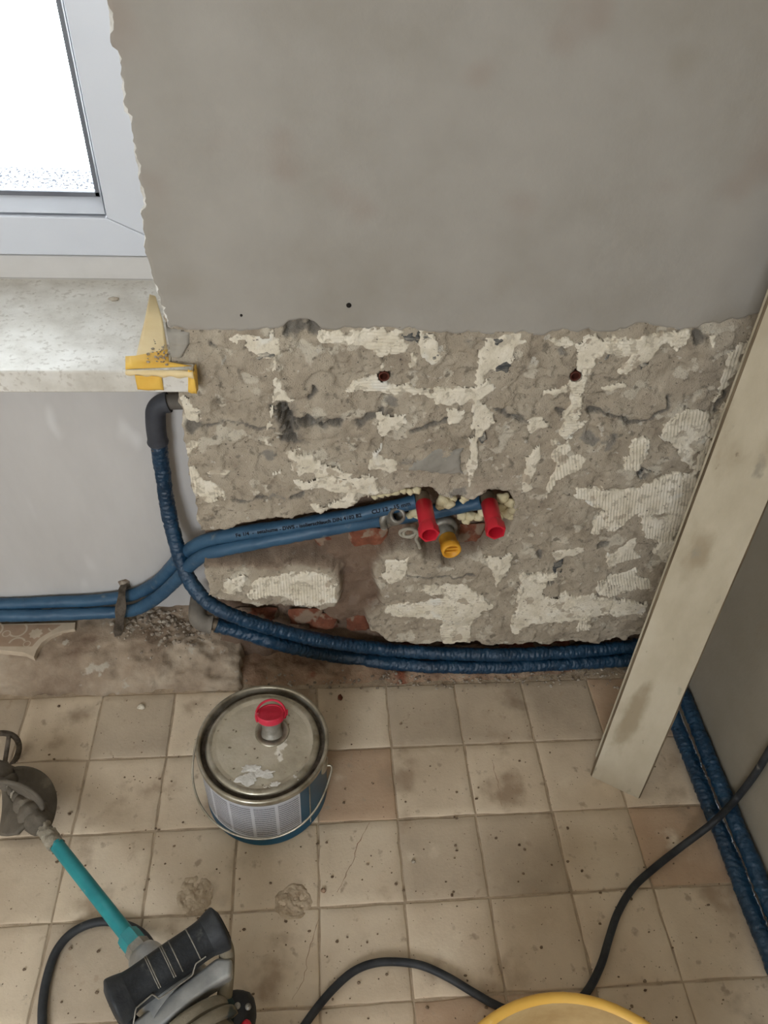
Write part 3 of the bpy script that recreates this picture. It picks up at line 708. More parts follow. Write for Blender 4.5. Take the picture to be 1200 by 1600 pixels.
mitre('sash_stile', [(sx1, z_gap), (sx1, zt), (gx, zt - w_), (gx, hb)])
mitre('sash_stile', [(sx0, z_gap), (sx0 + w_, hb), (sx0 + w_, zt - w_), (sx0, zt)])
mitre('sash_rail', [(sx0, zt), (sx1, zt), (gx, zt - w_), (sx0 + w_, zt - w_)])
# glazing beads: sloped strips from the sash face back to the glass
GY = .292
z_g = zw(303, GY); bx = float(wl(148, 327, GY)[0])
def bead(name, p):
    f = [(0, 1, 2, 3), (7, 6, 5, 4), (0, 4, 5, 1), (1, 5, 6, 2), (2, 6, 7, 3), (3, 7, 4, 0)]
    return keep(sharp(mesh(name, p, f, M['pvc'], None, False)), window)
hb0 = hb; hb = hb + .0035
gx0 = gx; gx = gx - .0035; b_in = gx - (z_g - hb) * .55
bead('glazing_bead', [(sx0 + w_, wy + .008, hb), (gx, wy + .008, hb), (b_in, GY, z_g), (sx0 + w_, GY, z_g), (sx0 + w_, .32, hb), (gx, .32, hb), (b_in, .32, z_g), (sx0 + w_, .32, z_g)])
bead('glazing_bead', [(gx, wy + .008, hb), (gx, wy + .008, zt - w_), (b_in, GY, zt - w_), (b_in, GY, z_g), (gx, .32, hb), (gx, .32, zt - w_), (b_in, .32, zt - w_), (b_in, .32, z_g)])
bar('gasket', (sx0 + w_, GY - .002, z_g - .001), (b_in, GY + .004, z_g + .006), M['gasket'], 0)
bar('gasket', (b_in - .006, GY - .002, z_g), (b_in + .001, GY + .004, zt - w_), M['gasket'], 0)
bar('glass_pane', (sx0 + w_ - .005, .298, z_g - .004), (b_in + .004, .302, zt - w_ + .005), M['glass'], 0)
bar('frame_rivet', (.205, wy - .0012, z_gap + .0035), (.217, wy + .002, z_gap + .0052), M['gasket'], 0)
# outside ledge
trim2 = box('trim_2', (-1.5, .402, .70), (.40, .60, float(wl(60, 288, .50)[2])), M['roughcast'], None, .01); struct(trim2, 'grainy outside ledge seen through the bottom of the glass', 'ledge')

# ---- sill
sill = prism('window_sill', [(-1.42, -.03), (.278, -.03), (.278, -.0075), (XL - .003, -.0075), (XL - .003, .272), (-1.42, .272)], 'z', .750, SILL_Z, M['stone'], None, .003)
tag(sill, 'pale speckled limestone window sill below the white window', 'window sill')

# ---- masking tape on the sill
tape = empty('masking_tape', tuple(fl(240, 560, SILL_Z)), 'torn yellow masking tape wrapped over the right end of the stone sill', 'tape')
def tape_top():
    z0 = SILL_Z + .0006
    L_ = [(234, 460), (226, 500), (219, 530), (213, 556), (196, 557), (196, 577)]
    R_ = [(243, 463), (254, 500), (259, 530), (262, 546), (300, 566), (300, 572)]
    a = [fl(x, y, z0) for x, y in L_]; b = [fl(x, y, z0) for x, y in R_]
    a = [np.array([min(p[0], XL - .004) if p[1] > -.006 else p[0], max(p[1], -.0298), z0]) for p in a]; b = [np.array([min(p[0], XL - .004) if p[1] > -.006 else min(p[0], .2775), max(p[1], -.0298), z0]) for p in b]
    v, f = [], []
    n = 9
    for p, q in zip(a, b):
        for k in range(n):
            t = k / (n - 1); r = p * (1 - t) + q * t
            r[2] += .0006 * (1 + math.sin(9 * t + 40 * r[1])) * .5; v.append(r)
    f = grid_faces(len(a), n)
    mi = [0 if k // (n - 1) < 3 else 1 for k in range(len(f))]
    o = mesh('top_strip', v, f, [M['tape_pale'], M['tape']], None, midx=mi)
    o.modifiers.new('s', 'SOLIDIFY').thickness = .0005
    return keep(o, tape)
tape_top()
def tape_quad(name, pts, m, nrm):
    P = [np.asarray(p) for p in pts]; v = []
    n = 8
    for i in range(n):
        for j in range(n):
            u, w = i / (n - 1), j / (n - 1)
            p = (P[0] * (1 - u) + P[1] * u) * (1 - w) + (P[3] * (1 - u) + P[2] * u) * w
            v.append(p + np.asarray(nrm) * (.0012 + .0008 * math.sin(7 * u + 5 * w)))
    o = mesh(name, v, grid_faces(n, n), m, None); o.modifiers.new('s', 'SOLIDIFY').thickness = .0006
    return keep(o, tape)
tape_quad('front_strip', [wl(211, 585, -.03), wl(253, 588, -.03), wl(256, 609, -.03), (wl(215, 608, -.03))], M['tape'], (0, -1, 0))
tape_quad('end_strip', [wl(294, 576, -.0305), (.280, -.031, SILL_Z), (.280, -.031, .7495), wl(294, 612, -.0305)], M['tape'], (0, -1, 0))
tape_quad('end_strip', [(.2785, -.031, SILL_Z), (.2785, -.009, SILL_Z), (.2785, -.009, .7505), (.2785, -.031, .7505)], M['tape'], (1, 0, 0))
# puckered lip along the front arris
lipv = []
lx = np.linspace(float(wl(196, 578, -.03)[0]), .279, 30)
for k, x in enumerate(lx):
    w = .003 + .006 * (k / 29) + .0015 * math.sin(k * .9)
    lipv += [(x, -.0285, SILL_Z + .0012), (x, -.034, SILL_Z + .0008 - .001 * math.sin(k * .5)), (x, -.0335, SILL_Z - w), (x, -.0302, SILL_Z - w - .001)]
o = mesh('puckered_edge', lipv, grid_faces(30, 4), M['tape_pale']); o.modifiers.new('s', 'SOLIDIFY').thickness = .0006; keep(o, tape)

# ================================================================== PIPES
def wrinkle(amp, seed, freq=1.0):
    def g(s, th):
        tw = s * 30 * freq + .6 * np.sin(th * 2 + seed)
        a = fbm(s * 210 * freq + .9 * np.sin(th + seed), np.sin(th) * 1.6 + seed, 3, 101)
        c = 1 - np.abs(2 * fbm(s * 130 * freq + 1.2 * np.cos(th * 1.5 + seed), np.cos(th) * 1.4 + tw * .3, 3, 104) - 1)
        b = fbm(s * 26 * freq, np.cos(th) * 1.3 + seed, 2, 102) - .5
        return amp * ((a - .5) * .8 - .9 * np.clip(c - .78, 0, 1) * 3 + b * .9)
    return g
def Y3(pts): return [wl(a, b, c) for a, b, c in pts]
def pipe_text(pts, r, items, parent, n=10):
    """print lettering onto the camera-side of a sleeve"""
    P, s = resample(catmull(pts, n), .002)
    T_, _, _ = frames(P)
    for text, px0, hgt, up_off in items:
        cu = bpy.data.curves.new('lettering', 'FONT'); cu.body = text; cu.size = hgt; cu.resolution_u = 3; cu.offset = hgt * .022
        to = bpy.data.objects.new('lettering', cu); COL.objects.link(to)
        dg = bpy.context.evaluated_depsgraph_get(); me = bpy.data.meshes.new_from_object(to.evaluated_get(dg))
        bpy.data.objects.remove(to)
        # start where the path is closest to the given pixel
        d = P - CAM; zz = d @ C_FWD; ux = 600 + F_PX * (d @ C_RT) / zz
        i0 = int(np.argmin(np.abs(ux - px0))); s0 = s[i0]
        for vtx in me.vertices:
            q = s0 + vtx.co.x * 1.15; k = min(max(int(np.searchsorted(s, q)), 0), len(P) - 1)
            c = np.array([np.interp(q, s, P[:, a]) for a in range(3)]); t = T_[k]
            out = np.array([0, -.86, .5]); out = out - t * (out @ t); out /= np.linalg.norm(out)
            side = np.cross(t, out); side *= np.sign(side[2] or 1)
            ang = (vtx.co.y - hgt * .33) / r + up_off
            vtx.co = Vector(c + (r + .0012) * (math.cos(ang) * out + math.sin(ang) * side))
        me.materials.clear(); me.materials.append(M['ink'])
        lo = link('lettering', me); lo['label'] = 'dark printed lettering'
        keep(lo, parent)

# sink supply pipes: niche -> behind riser -> chase -> plugs
A_pts = Y3([(-900, 958, .115), (-500, 952, .115), (-200, 947, .115), (0, 944, .115), (80, 941, .114), (150, 938, .112), (208, 929, .110), (248, 907, .10), (284, 868, .072), (318, 846, .042), (370, 834, .028), (450, 822, .023), (530, 809, .02), (600, 795, .018), (650, 783, .018)])
B_pts = Y3([(-900, 979, .092), (-500, 971, .092), (-200, 965, .092), (0, 962, .092), (80, 961, .092), (150, 958, .092), (205, 954, .091), (242, 936, .082), (276, 906, .062), (300, 880, .042), (330, 863, .026), (400, 848, .016), (490, 831, .014), (560, 818, .022), (640, 806, .034), (700, 795, .034), (752, 784, .024)])
pa = empty('supply_pipe', tuple(A_pts[5]), 'upper blue insulated water pipe with printed lettering, ending at the left red plug', 'pipe')
keep(tube('insulation_sleeve', A_pts, .0135, M['blue_smooth'], None, 18, .004, rf=wrinkle(.0016, 1, .4)), pa)
pb = empty('supply_pipe', tuple(B_pts[5]), 'lower blue insulated water pipe in the wall slot, ending at the right red plug', 'pipe')
keep(tube('insulation_sleeve', B_pts, .0135, M['blue_smooth'], None, 18, .004, rf=wrinkle(.0018, 5, .4)), pb)
pipe_text(A_pts, .0137, [('Fe 1/4  -  setahume - DWS - isolierschlauch DIN 4102 B2', 372, .0088, .02), ('CU 12 - 15 mm   Fe', 582, .0098, .12)], pa)

# heating pipes: riser and floor pair around the corner
def corner(z, y0, xw, extra):
    return [np.array((xw - .09, y0, z)), np.array((xw - .045, y0 - .004, z)), np.array((xw - .012, y0 - .022, z)), np.array((xw, y0 - .07, z))] + extra
R_up = Y3([(247, 688, .098), (253, 730, .098), (262, 790, .092), (272, 835, .076), (284, 878, .052), (300, 912, .028), (324, 940, .004), (360, 960, -.010), (420, 980, -.008), (500, 1000, -.002)]) + \
       [fl(600, 1014, .050), fl(700, 1021, .046), fl(800, 1023, .044), fl(900, 1018, .043), fl(985, 1010, .042)]
R_up += [np.array((1.165, .012, .042)), np.array((1.205, .0, .042)), np.array((1.228, -.035, .042)), np.array((1.232, -.10, .042)), np.array((1.232, -.2, .041)), np.array((1.231, -.32, .040)), np.array((1.230, -.45, .040)), np.array((1.230, -.7, .040)), np.array((1.230, -1.1, .040))]
R_lo = Y3([(338, 976, .0), (385, 990, -.006), (440, 1007, -.010)]) + [fl(520, 1024, .022), fl(620, 1037, .017), fl(700, 1042, .0165), fl(800, 1041, .0165), fl(900, 1036, .0165), fl(985, 1031, .0165)]
R_lo += [np.array((1.145, -.004, .0165)), np.array((1.18, -.016, .0165)), np.array((1.200, -.05, .0165)), np.array((1.2045, -.11, .0165)), np.array((1.205, -.2, .0165)), np.array((1.2055, -.32, .0165)), np.array((1.206, -.45, .0165)), np.array((1.206, -.7, .0165)), np.array((1.206, -1.1, .0165))]
ru = empty('heating_pipe', tuple(R_up[3]), 'blue foil-wrapped riser pipe from the dark elbow under the sill, running along the wall foot', 'pipe')
keep(tube('insulation_sleeve', R_up, .0150, M['blue'], None, 28, .0018, rf=wrinkle(.0036, 2)), ru)
el_pts = Y3([(247, 692, .098), (244, 672, .098), (243, 652, .098)])
e_top = el_pts[-1]
el_pts = [el_pts[0], el_pts[1], e_top, e_top + np.array([.003, 0.002, .014]), e_top + np.array([.012, .004, .024]), e_top + np.array([.026, .005, .028])]
keep(tube('copper_end', Y3([(247, 702, .098), (247, 686, .098)]), .0125, M['brass'], None, 16, .004), ru)
keep(tube('dark_elbow', el_pts, .0172, M['elbow_dark'], None, 22, .003, rf=lambda s, t: .0018 * (np.exp(-((s - .003) / .004) ** 2)) + .0012 * np.exp(-((s - s.max() + .003) / .004) ** 2)), ru)
keep(tube('pipe_stub', [e_top + np.array([.022, .005, .028]), e_top + np.array([.045, .006, .028]), np.array([XL + .006, e_top[1] + .006, e_top[2] + .028])], .0135, M['elbow_grey'], None, 16, .004), ru)
rl = empty('heating_pipe', tuple(R_lo[3]), 'blue foil-wrapped floor pipe starting at the dusty grey elbow, lying along the wall foot', 'pipe')
keep(tube('insulation_sleeve', R_lo, .0152, M['blue'], None, 28, .0018, rf=wrinkle(.0036, 8)), rl)
g0 = R_lo[0]
keep(tube('copper_end', [g0 + np.array([.010, 0, -.004]), g0, g0 + np.array([-.014, .001, .003])], .0125, M['brass'], None, 16, .004), rl)
keep(tube('grey_elbow', [g0 + np.array([-.008, .0, .001]), g0 + np.array([-.022, .001, .004]), g0 + np.array([-.034, .006, .010]), g0 + np.array([-.038, .022, .014]), g0 + np.array([-.038, .06, .016])], .0185, M['elbow_grey'], None, 22, .003,
          rf=lambda s, t: .0016 * np.exp(-((s - .003) / .004) ** 2)), rl)

# ---- iron strap holding the supply pipes
def strap():
    pts = Y3([(194, 912, .128), (191, 924, .098), (189, 940, .080), (188, 960, .064), (186, 978, .058), (184, 995, .055)])
    P, s = resample(catmull(pts, 8), .004); T_, U, V = frames(P); v = []
    for k, p in enumerate(P):
        u = k / (len(P) - 1); w = .0075 + .003 * math.sin(3.1 * u) + .0015 * math.sin(17 * u); h = .0022
        xd = np.array([math.cos(.7 - .5 * u), math.sin(.7 - .5 * u), 0]); nd = np.cross(T_[k], xd); nd /= np.linalg.norm(nd)
        for a, b in ((-1, -1), (1, -1), (1, 1), (-1, 1)): v.append(p + xd * w * a + nd * h * b)
    n = len(P); f = grid_faces(n, 4, False, True) + [(0, 1, 2, 3), (4 * n - 1, 4 * n - 2, 4 * n - 3, 4 * n - 4)]
    o = mesh('pipe_strap', v, f, M['rust'], None, False)
    tag(o, 'rusty iron strap pinning the two blue pipes against the niche wall', 'strap')
    m = o.modifiers.new('bevel', 'BEVEL'); m.width = .0008
    v, f = [], []
    blob(v, f, P[0] + np.array([0, 0, -.002]), .012, 3, (1, .8, 1.1)); 
    keep(mesh('mortar_plug', v, f, M['rubble']), o) if False else None
    k = mesh('mortar_plug', v, f, M['rubble'], o)
    return o
strap()

# ---- red test plugs on the tap connections
def red_plug(px0, py0, px1, py1, label, rot):
    b = wl(px0, py0, .012); tip = fl(px1, py1, b[2]); ax = tip - b; L_ = np.linalg.norm(ax); ax /= L_
    r = .0150
    root = empty('test_plug', tuple(b), label, 'pipe plug')
    pr = [(.0001, -.006), (r * .80, -.006), (r * .86, 0), (r * .86, L_ * .20), (r * .9, L_ * .22), (r * 1.06, L_ * .24), (r * 1.06, L_ * .27)]
    keep(lathe('threaded_neck', pr[:5], b, ax, M['brass'], None, 20), root)
    keep(lathe('plug_body', [(r * .9, L_ * .20), (r * 1.0, L_ * .21), (r * 1.0, L_ * .80), (r * .98, L_ * .81)], b, ax, M['red'], None, 24), root)
    # hexagonal open mouth
    A = ax; u = np.cross(A, (0, 0, 1)); u /= np.linalg.norm(u); w = np.cross(A, u); v = []
    segs = 36
    for rr, h, hexa in ((.99, .74, 0), (1.13, .80, 1), (1.15, .985, 1), (1.10, 1.0, 1), (.86, 1.0, 0), (.80, .97, 0), (.78, .55, 0), (.02, .54, 0)):
        for k in range(segs):
            t = 2 * PI * k / segs + rot; q = r * rr
            if hexa: q *= math.cos(PI / 6) / math.cos(((t - rot) % (PI / 3)) - PI / 6) * 1.06
            v.append(b + A * L_ * h + q * (u * math.cos(t) + w * math.sin(t)))
    keep(sharp(mesh('hex_mouth', v, grid_faces(8, segs, False, True), M['red']), 40), root)
    return root
red_plug(660, 776, 671, 836, 'left red plastic test plug sticking out of the wall slot', .2)
red_plug(762, 776, 775, 832, 'right red plastic test plug sticking out of the wall slot', .5)

# ---- drain outlet with amber stopper
db = wl(692, 822, .035); dt = fl(706, 862, db[2]); dax = dt - db; dl = np.linalg.norm(dax); dax /= dl
dr = empty('drain_outlet', tuple(db), 'grey metal drain outlet with an amber plastic stopper between the red plugs', 'drain')
keep(lathe('flange', [(.024, -.004), (.027, .004), (.027, .010), (.024, .014), (.0185, .015), (.018, .010)], db, dax, M['steel'], None, 30), dr)
keep(lathe('neck', [(.018, .010), (.0165, .018), (.0165, dl * .42), (.0145, dl * .44), (.0145, dl * .55)], db, dax, M['steel'], None, 26), dr)
stp_o = keep(lathe('stopper', [(.0155, dl * .46), (.0165, dl * .48), (.0165, dl * .76), (.0185, dl * .78), (.0185, dl * .98), (.0165, dl * 1.0), (.0135, dl * .995), (.0125, dl * .9), (.0005, dl * .89)], db, dax, M['yellow_cap'], None, 26), dr)
for k in (-1, 1):
    c = db + dax * dl * .945; u = np.cross(dax, (0, 0, 1)); u /= np.linalg.norm(u); w = np.cross(dax, u)
    tube('stopper_rib', [c - u * .012 + w * .004 * k, c + u * .012 + w * .004 * k], .0016, M['yellow_cap'], stp_o, 8, .004, straight=True)

# ---- open metal pipe socket
sb = wl(603, 816, .040); stp = wl(622, 805, -.004); sax = stp - sb; sl = np.linalg.norm(sax); sax /= sl
so = empty('pipe_socket', tuple(sb), 'open grey metal pipe socket beside the left red plug', 'fitting')
keep(lathe('socket_body', [(.008, 0), (.0125, .004), (.0125, sl * .55), (.0115, sl * .6), (.0155, sl * .68), (.0155, sl * .96), (.0145, sl), (.0098, sl), (.0092, sl * .95), (.0088, sl * .3), (.0004, sl * .28)], sb, sax, M['steel'], None, 26), so)
keep(tube('mounting_lug', Y3([(604, 800, .02), (598, 812, .012), (600, 824, .014)]), .0068, M['steel'], None, 12, .003), so)

# ---- loops of pale wire
wp = []
for k in range(40):
    t = k / 39 * 4.2 * PI; s = k / 39
    cx_, cz_ = 634 + 10 * s + 6 * math.sin(t * .5), 832
    wp.append(wl(cx_ + (13 - 4 * s) * math.cos(t), cz_ + (7.5 - 2 * s) * math.sin(t), .0 - .006 * s + .004 * math.sin(t)))
wp += Y3([(650, 842, .0), (654, 850, .004), (656, 856, .012)])
tag(tube('wire_loops', wp, .0032, M['wire'], None, 10, .003, 4), 'short pale wire curled in loops below the pipe socket', 'wire')

# ---- expanding foam
def foam(name, pts, label):
    v, f = [], []
    for k, (a, b, y, r) in enumerate(pts): blob(v, f, wl(a, b, y), r, k * 7 + int(a), (1.1, .9, .95), .16, 9, 12)
    tag(mesh(name, v, f, M['foam']), label, 'foam', 'cream foam in the pipe slot')
foam('foam_bead', [(596, 772, .010, .007), (606, 769, .008, .008), (618, 768, .008, .008), (630, 766, .010, .007), (641, 768, .008, .007), (651, 766, .010, .008), (586, 776, .014, .006)], 'string of cream foam above the printed blue pipe')
foam('foam_bead', [(692, 782, .008, .012), (701, 787, .004, .010), (688, 790, .012, .009), (706, 780, .012, .009), (697, 776, .014, .009)], 'lump of cream foam between the two red plugs, on the blue pipe')
foam('foam_bead', [(728, 776, .010, .008), (738, 772, .010, .009), (724, 782, .008, .006), (744, 768, .012, .008)], 'small cream foam blob left of the right red plug')
foam('foam_bead', [(786, 778, .008, .011), (796, 786, .006, .010), (801, 796, .006, .009), (792, 802, .008, .010), (783, 792, .014, .010), (780, 808, .010, .008), (806, 786, .008, .006), (798, 808, .004, .006)], 'cream foam heap right of the right red plug')
foam('foam_bead', [(648, 800, .026, .010), (640, 805, .026, .008), (652, 806, .024, .007)], 'small cream foam dab behind the left red plug')
foam('foam_bead', [(722, 806, .026, .010), (736, 806, .024, .010), (748, 808, .022, .009), (728, 814, .024, .008), (754, 800, .024, .009)], 'cream foam under the blue pipe, right of the amber stopper')

# ---- wall plugs in the two drill holes
for (px, py, lab) in ((600, 587, 'red-brown wall plug in the left drill hole'), (898, 585, 'red-brown wall plug in the right drill hole')):
    c = wl(px, py, 0); sf = min(float(wall_h(np.array([c[0] + .013 * math.cos(t)]), np.array([c[2] + .013 * math.sin(t)]))[0][0]) for t in np.linspace(0, 6.28, 12)); c = np.array([c[0], sf - .0005, c[2]])
    wp_ = tag(lathe('wall_plug', [(.0082, .004), (.0084, .0), (.0079, -.0006), (.0064, .0), (.0062, .004), (.0060, .020), (.0005, .021)], c, (0, 1, 0), M['plug_brown'], None, 24), lab, 'wall plug', 'wall plugs in the drill holes')

# ================================================================== BOARD leaning in the corner
def board():
    BL, BR = np.array([.994, -.277, 0.0]), np.array([1.079, -.330, 0.0])
    d = np.array([.066, .175, .982]); d /= np.linalg.norm(d)
    wv = BR - BL; wv = wv - d * (wv @ d); W_ = np.linalg.norm(wv); wv /= W_
    nrm = np.cross(wv, d); nrm *= -np.sign(nrm[1]) if nrm[1] > 0 else 1     # towards the viewer
    if nrm @ (CAM - BL) < 0: nrm = -nrm
    th = .020; L_ = 1.53
    root = empty('leaning_board', tuple((BL + BR) / 2), 'long dusty pale board leaning in the corner across the blue pipes', 'board')
    n, mcols = 90, 9
    v = []
    def pt(u, t, o): # u across, t along, o depth
        p = BL + wv * W_ * u + d * t - nrm * o
        return p
    prof = [(0.0, .0035), (.03, .0), (.1, 0), (.25, 0), (.5, 0), (.75, 0), (.9, 0), (.975, .0), (1.0, .003), (1.0, th), (.5, th), (0.0, th), (-.005, th * .6), (.0, th * .30)]
    for i in range(n + 1):
        t = L_ * i / n
        for u, o_ in prof:
            e = .0035 * (fbm(np.array(t * 14 + u), np.array(u * 3.), 3, 111) - .5) * (1 if u in (0.0, 1.0) else .15)
            if i == 0: t2 = max(0.0, .010 * (1 - u) if False else 0.0)
            p = pt(u, t, o_) + wv * float(e)
            if i == 0: p = p - d * (p[2] / d[2])
            v.append(p)
    k = len(prof)
    f = grid_faces(n + 1, k, False, True); mi = []
    for q in range(len(f)): mi.append(0 if (q % k) in range(1, 7) else 1)
    f += [tuple(range(k)), tuple(range(len(v) - k, len(v)))[::-1]]; mi += [0, 0]
    o = mesh('board_face', v, f, [M['board'], M['board_edge']], None, True, mi); sharp(o, 40)
    import bmesh
    bm = bmesh.new(); bm.from_mesh(o.data); bmesh.ops.recalc_face_normals(bm, faces=bm.faces); bm.to_mesh(o.data); bm.free()
    keep(o, root)
    # thin lighter lip along the left arris
    lp = [pt(-.012, L_ * i / 40, th * .98) for i in range(1, 41)]
    keep(tube('edge_lip', lp, .0026, M['board'], None, 8, .02, straight=True), root)
board()

# ================================================================== PAINT CAN
CANC = None
def solve_can():
    best = None
    def pj(X):
        d = X - CAM; z = d @ C_FWD; return np.stack([600 + F_PX * (d @ C_RT) / z, 800 - F_PX * (d @ C_UP) / z], 1)
    th = np.linspace(0, 2 * PI, 120)
    q = np.array([.36, -.14, .115, .16])
    def res(q):
        c = np.stack([q[0] + q[2] * np.cos(th), q[1] + q[2] * np.sin(th), np.full(120, q[3])], 1)
        a = pj(c); c[:, 2] = 0; c[:, :2] = q[:2] + (c[:, :2] - q[:2]) * .965; b = pj(c)
        return np.array([a[:, 0].min() - 306, a[:, 0].max() - 513, a[:, 1].min() - 1069, a[:, 1].max() - 1256, (b[:, 1].max() - 1321)])
    for _ in range(60):
        r = res(q); J = np.stack([(res(q + 1e-5 * e) - r) / 1e-5 for e in np.eye(4)], 1)
        q = q - .6 * np.linalg.lstsq(J, r, rcond=None)[0]
    return q
cx, cy, CR, CH = solve_can()
can = empty('paint_can', (cx, cy, 0), 'round blue tin can with a printed label, dusty lid and red spout cap', 'can')
O = (cx, cy, 0.0)
rb = CR * .965
def can_part(name, prof, m, segs=72, midx=None): return keep(lathe(name, prof, O, (0, 0, 1), m, None, segs, True, midx), can)
sharp(can_part('body', [(.0005, .002), (rb - .004, .002), (rb - .001, .0005), (rb + .001, .003), (rb + .001, .007), (rb, .010), (rb, CH * .5), (rb, CH - .016), (rb + .0015, CH - .012)], M['can_blue']))
sharp(can_part('rim', [(rb, CH - .016), (CR - .001, CH - .014), (CR, CH - .008), (CR, CH - .002), (CR - .0015, CH), (CR - .005, CH + .0005), (CR - .007, CH - .002), (CR - .0078, CH - .016)], M['rim']), 60)
lz = CH - .0035
can_part('lid', [(CR - .0078, CH - .016), (CR - .0150, CH - .0165), (CR - .0160, CH - .008), (CR - .0185, lz - .001), (CR - .022, lz + .0006), (CR - .028, lz), (CR - .034, lz - .0028), (CR - .036, lz - .003), (CR * .5, lz - .0022), (.0006, lz - .0018)], [M['rim'], M['lid'], M['rust']],
         midx=[2, 2, 0, 0, 0, 1, 1, 1, 1])  # groove ring takes the dark iron material to deepen its shade by colour
def smear(px, py, r, sx, seed):
    c = fl(px, py, lz + .0006); v = [c + np.array([0, 0, .0006])]; n = 40
    for k in range(n):
        a = 2 * PI * k / n; q = r * (.35 + 1.3 * float(fbm(np.array(math.cos(a) * 2.6 + seed), np.array(math.sin(a) * 2.6), 4, 131)))
        v.append(c + np.array([q * math.cos(a) * sx, q * math.sin(a), -.0016]))
    keep(mesh('dried_smear', v, [(0, 1 + k, 1 + (k + 1) % n) for k in range(n)], M['plaster_white']), can)
smear(385, 1216, .012, 1.6, 1); smear(412, 1208, .008, 2.2, 5); smear(392, 1200, .007, 2.4, 9); smear(430, 1226, .006, 1.5, 12); smear(462, 1214, .005, 1.4, 14)
def can_label():
    # direction angles: camera side is -y. label panels run round the front left
    def pix_ang(px):   # angle on the can wall whose projection is nearest to px
        a = np.linspace(PI * .95, PI * 2.05, 500); X = np.stack([cx + rb * np.cos(a), cy + rb * np.sin(a), np.full(500, CH * .5)], 1)
        d = X - CAM; z = d @ C_FWD; u = 600 + F_PX * (d @ C_RT) / z
        return a[np.argmin(np.abs(u - px))]
    edges = [pix_ang(p) for p in (318, 336, 361, 397, 434, 470)]
    edges = [edges[0] - .35] + edges
    for a0, a1 in zip(edges[:-1], edges[1:]):
        n = 10; v = []; uv = []
        for i in range(n):
            for j in range(2):
                a = a0 + (a1 - a0) * i / (n - 1); z = (.030, CH - .019)[j]
                v.append((cx + (rb + .0006) * math.cos(a), cy + (rb + .0006) * math.sin(a), z)); uv.append((i / (n - 1), float(j)))
        f = grid_faces(n, 2); o = mesh('label_panel', v, f, M['label'])
        ul = o.data.uv_layers.new(name='UVMap')
        for lp in o.data.loops: ul.data[lp.index].uv = uv[lp.vertex_index]
        keep(o, can)
    # thin white seam on the right side
    a = pix_ang(484); 
    keep(tube('seam', [(cx + (rb + .0005) * math.cos(a), cy + (rb + .0005) * math.sin(a), .012), (cx + (rb + .0005) * math.cos(a), cy + (rb + .0005) * math.sin(a), CH - .018)], .0012, M['rim'], None, 6, .02, straight=True), can)
can_label()
# ears and bail
zear = CH - .040
ea = math.radians(-16)
ev = np.array([math.cos(ea), math.sin(ea), 0])
for s in (-1, 1):
    c = np.array([cx, cy, zear]) + ev * s * (rb - .001)
    ear = keep(lathe('handle_ear', [(.0165, 0), (.0155, .003), (.010, .0055), (.004, .0065), (.0005, .0066)], c, ev * s, M['rim'], None, 22), can)
bp = []
gh = np.array([ev[1], -ev[0], 0]); g = gh * math.cos(math.radians(30)) + np.array([0, 0, -math.sin(math.radians(30))])
LB = (CR + .006) / math.cos(math.radians(30)) + .004
for k in range(25):
    ph = PI * k / 24
    dd = math.sin(ph) ** .8
    bp.append(np.array([cx, cy, zear]) - ev * (CR + .010) * math.cos(ph) + g * LB * dd)
bp = [bp[0] + ev * .012] + bp + [bp[-1] - ev * .012]
zlow = min(p[2] for p in bp)
keep(tube('bail_handle', bp, .0021, M['rim'], None, 10, .004, 4), can)
# spout
sc_ = fl(425, 1141, CH); so_ = (sc_[0], sc_[1], lz - .002)
keep(lathe('spout_ring', [(.030, -.001), (.031, .0015), (.029, .003), (.024, .002), (.020, .0015)], so_, (0, 0, 1), M['rim'], None, 36), can)
tipx = fl(422, 1103, CH + .050) - np.array([so_[0], so_[1], lz + .048])
axs = np.array([tipx[0], tipx[1], .050]); axs /= np.linalg.norm(axs)
keep(lathe('spout_neck', [(.021, -.002), (.0185, .003), (.0175, .008), (.0175, .030)], so_, axs, M['steel'], None, 28), can)
capo = lathe('red_cap', [(.019, .030), (.0240, .031), (.0250, .033), (.0250, .0415), (.0240, .0437), (.0212, .0437), (.0205, .0425), (.0005, .0432)], so_, axs, M['red_dusty'], None, 36)
keep(sharp(capo, 40), can)
cc = np.array(so_) + axs * .036
rg = [cc + np.array([.0262 * math.cos(t), .0262 * math.sin(t), .004 + .006 * math.sin(t)]) for t in np.linspace(-.3, PI + .5, 24)]
r_o = tube('pull_ring', rg, .0022, M['red_dusty'], None, 8, .003, 4); r_o.parent = capo
tb = cc + np.array([.0255, .004, .002])
box('cap_tab', tuple(tb - .004), tuple(tb + np.array([.005, .005, .003])), M['red_dusty'], capo, .001)

# ================================================================== PADDLE MIXER
Sp = fl(214, 1480, .105)            # spindle end of the shaft
Pp = fl(40, 1258, .060)             # middle of the paddle
ax = Pp - Sp; ax /= np.linalg.norm(ax)          # from machine to paddle
au = -ax                                        # towards the motor
av = np.cross((0, 0, 1), au); av /= np.linalg.norm(av)
if (av @ C_RT) < 0: av = -av                    # to the right of the picture
aw = np.cross(au, av); aw = aw if aw[2] > 0 else -aw
mix_root = empty('paddle_mixer', (float(Sp[0]), float(Sp[1]), 0), 'handheld mortar mixer with a teal shaft, black grip and plaster-caked paddle', 'mixer')
def ML(u, v, w): return Sp + au * u + av * v + aw * w
shaft_end = Sp + ax * (np.linalg.norm(Pp - Sp) - .01)
mid = Sp + ax * np.linalg.norm(fl(85, 1325, .07) - Sp)
keep(tube('shaft', [Sp - ax * .01, mid], .0118, M['teal'], None, 20, .01, straight=True), mix_root)
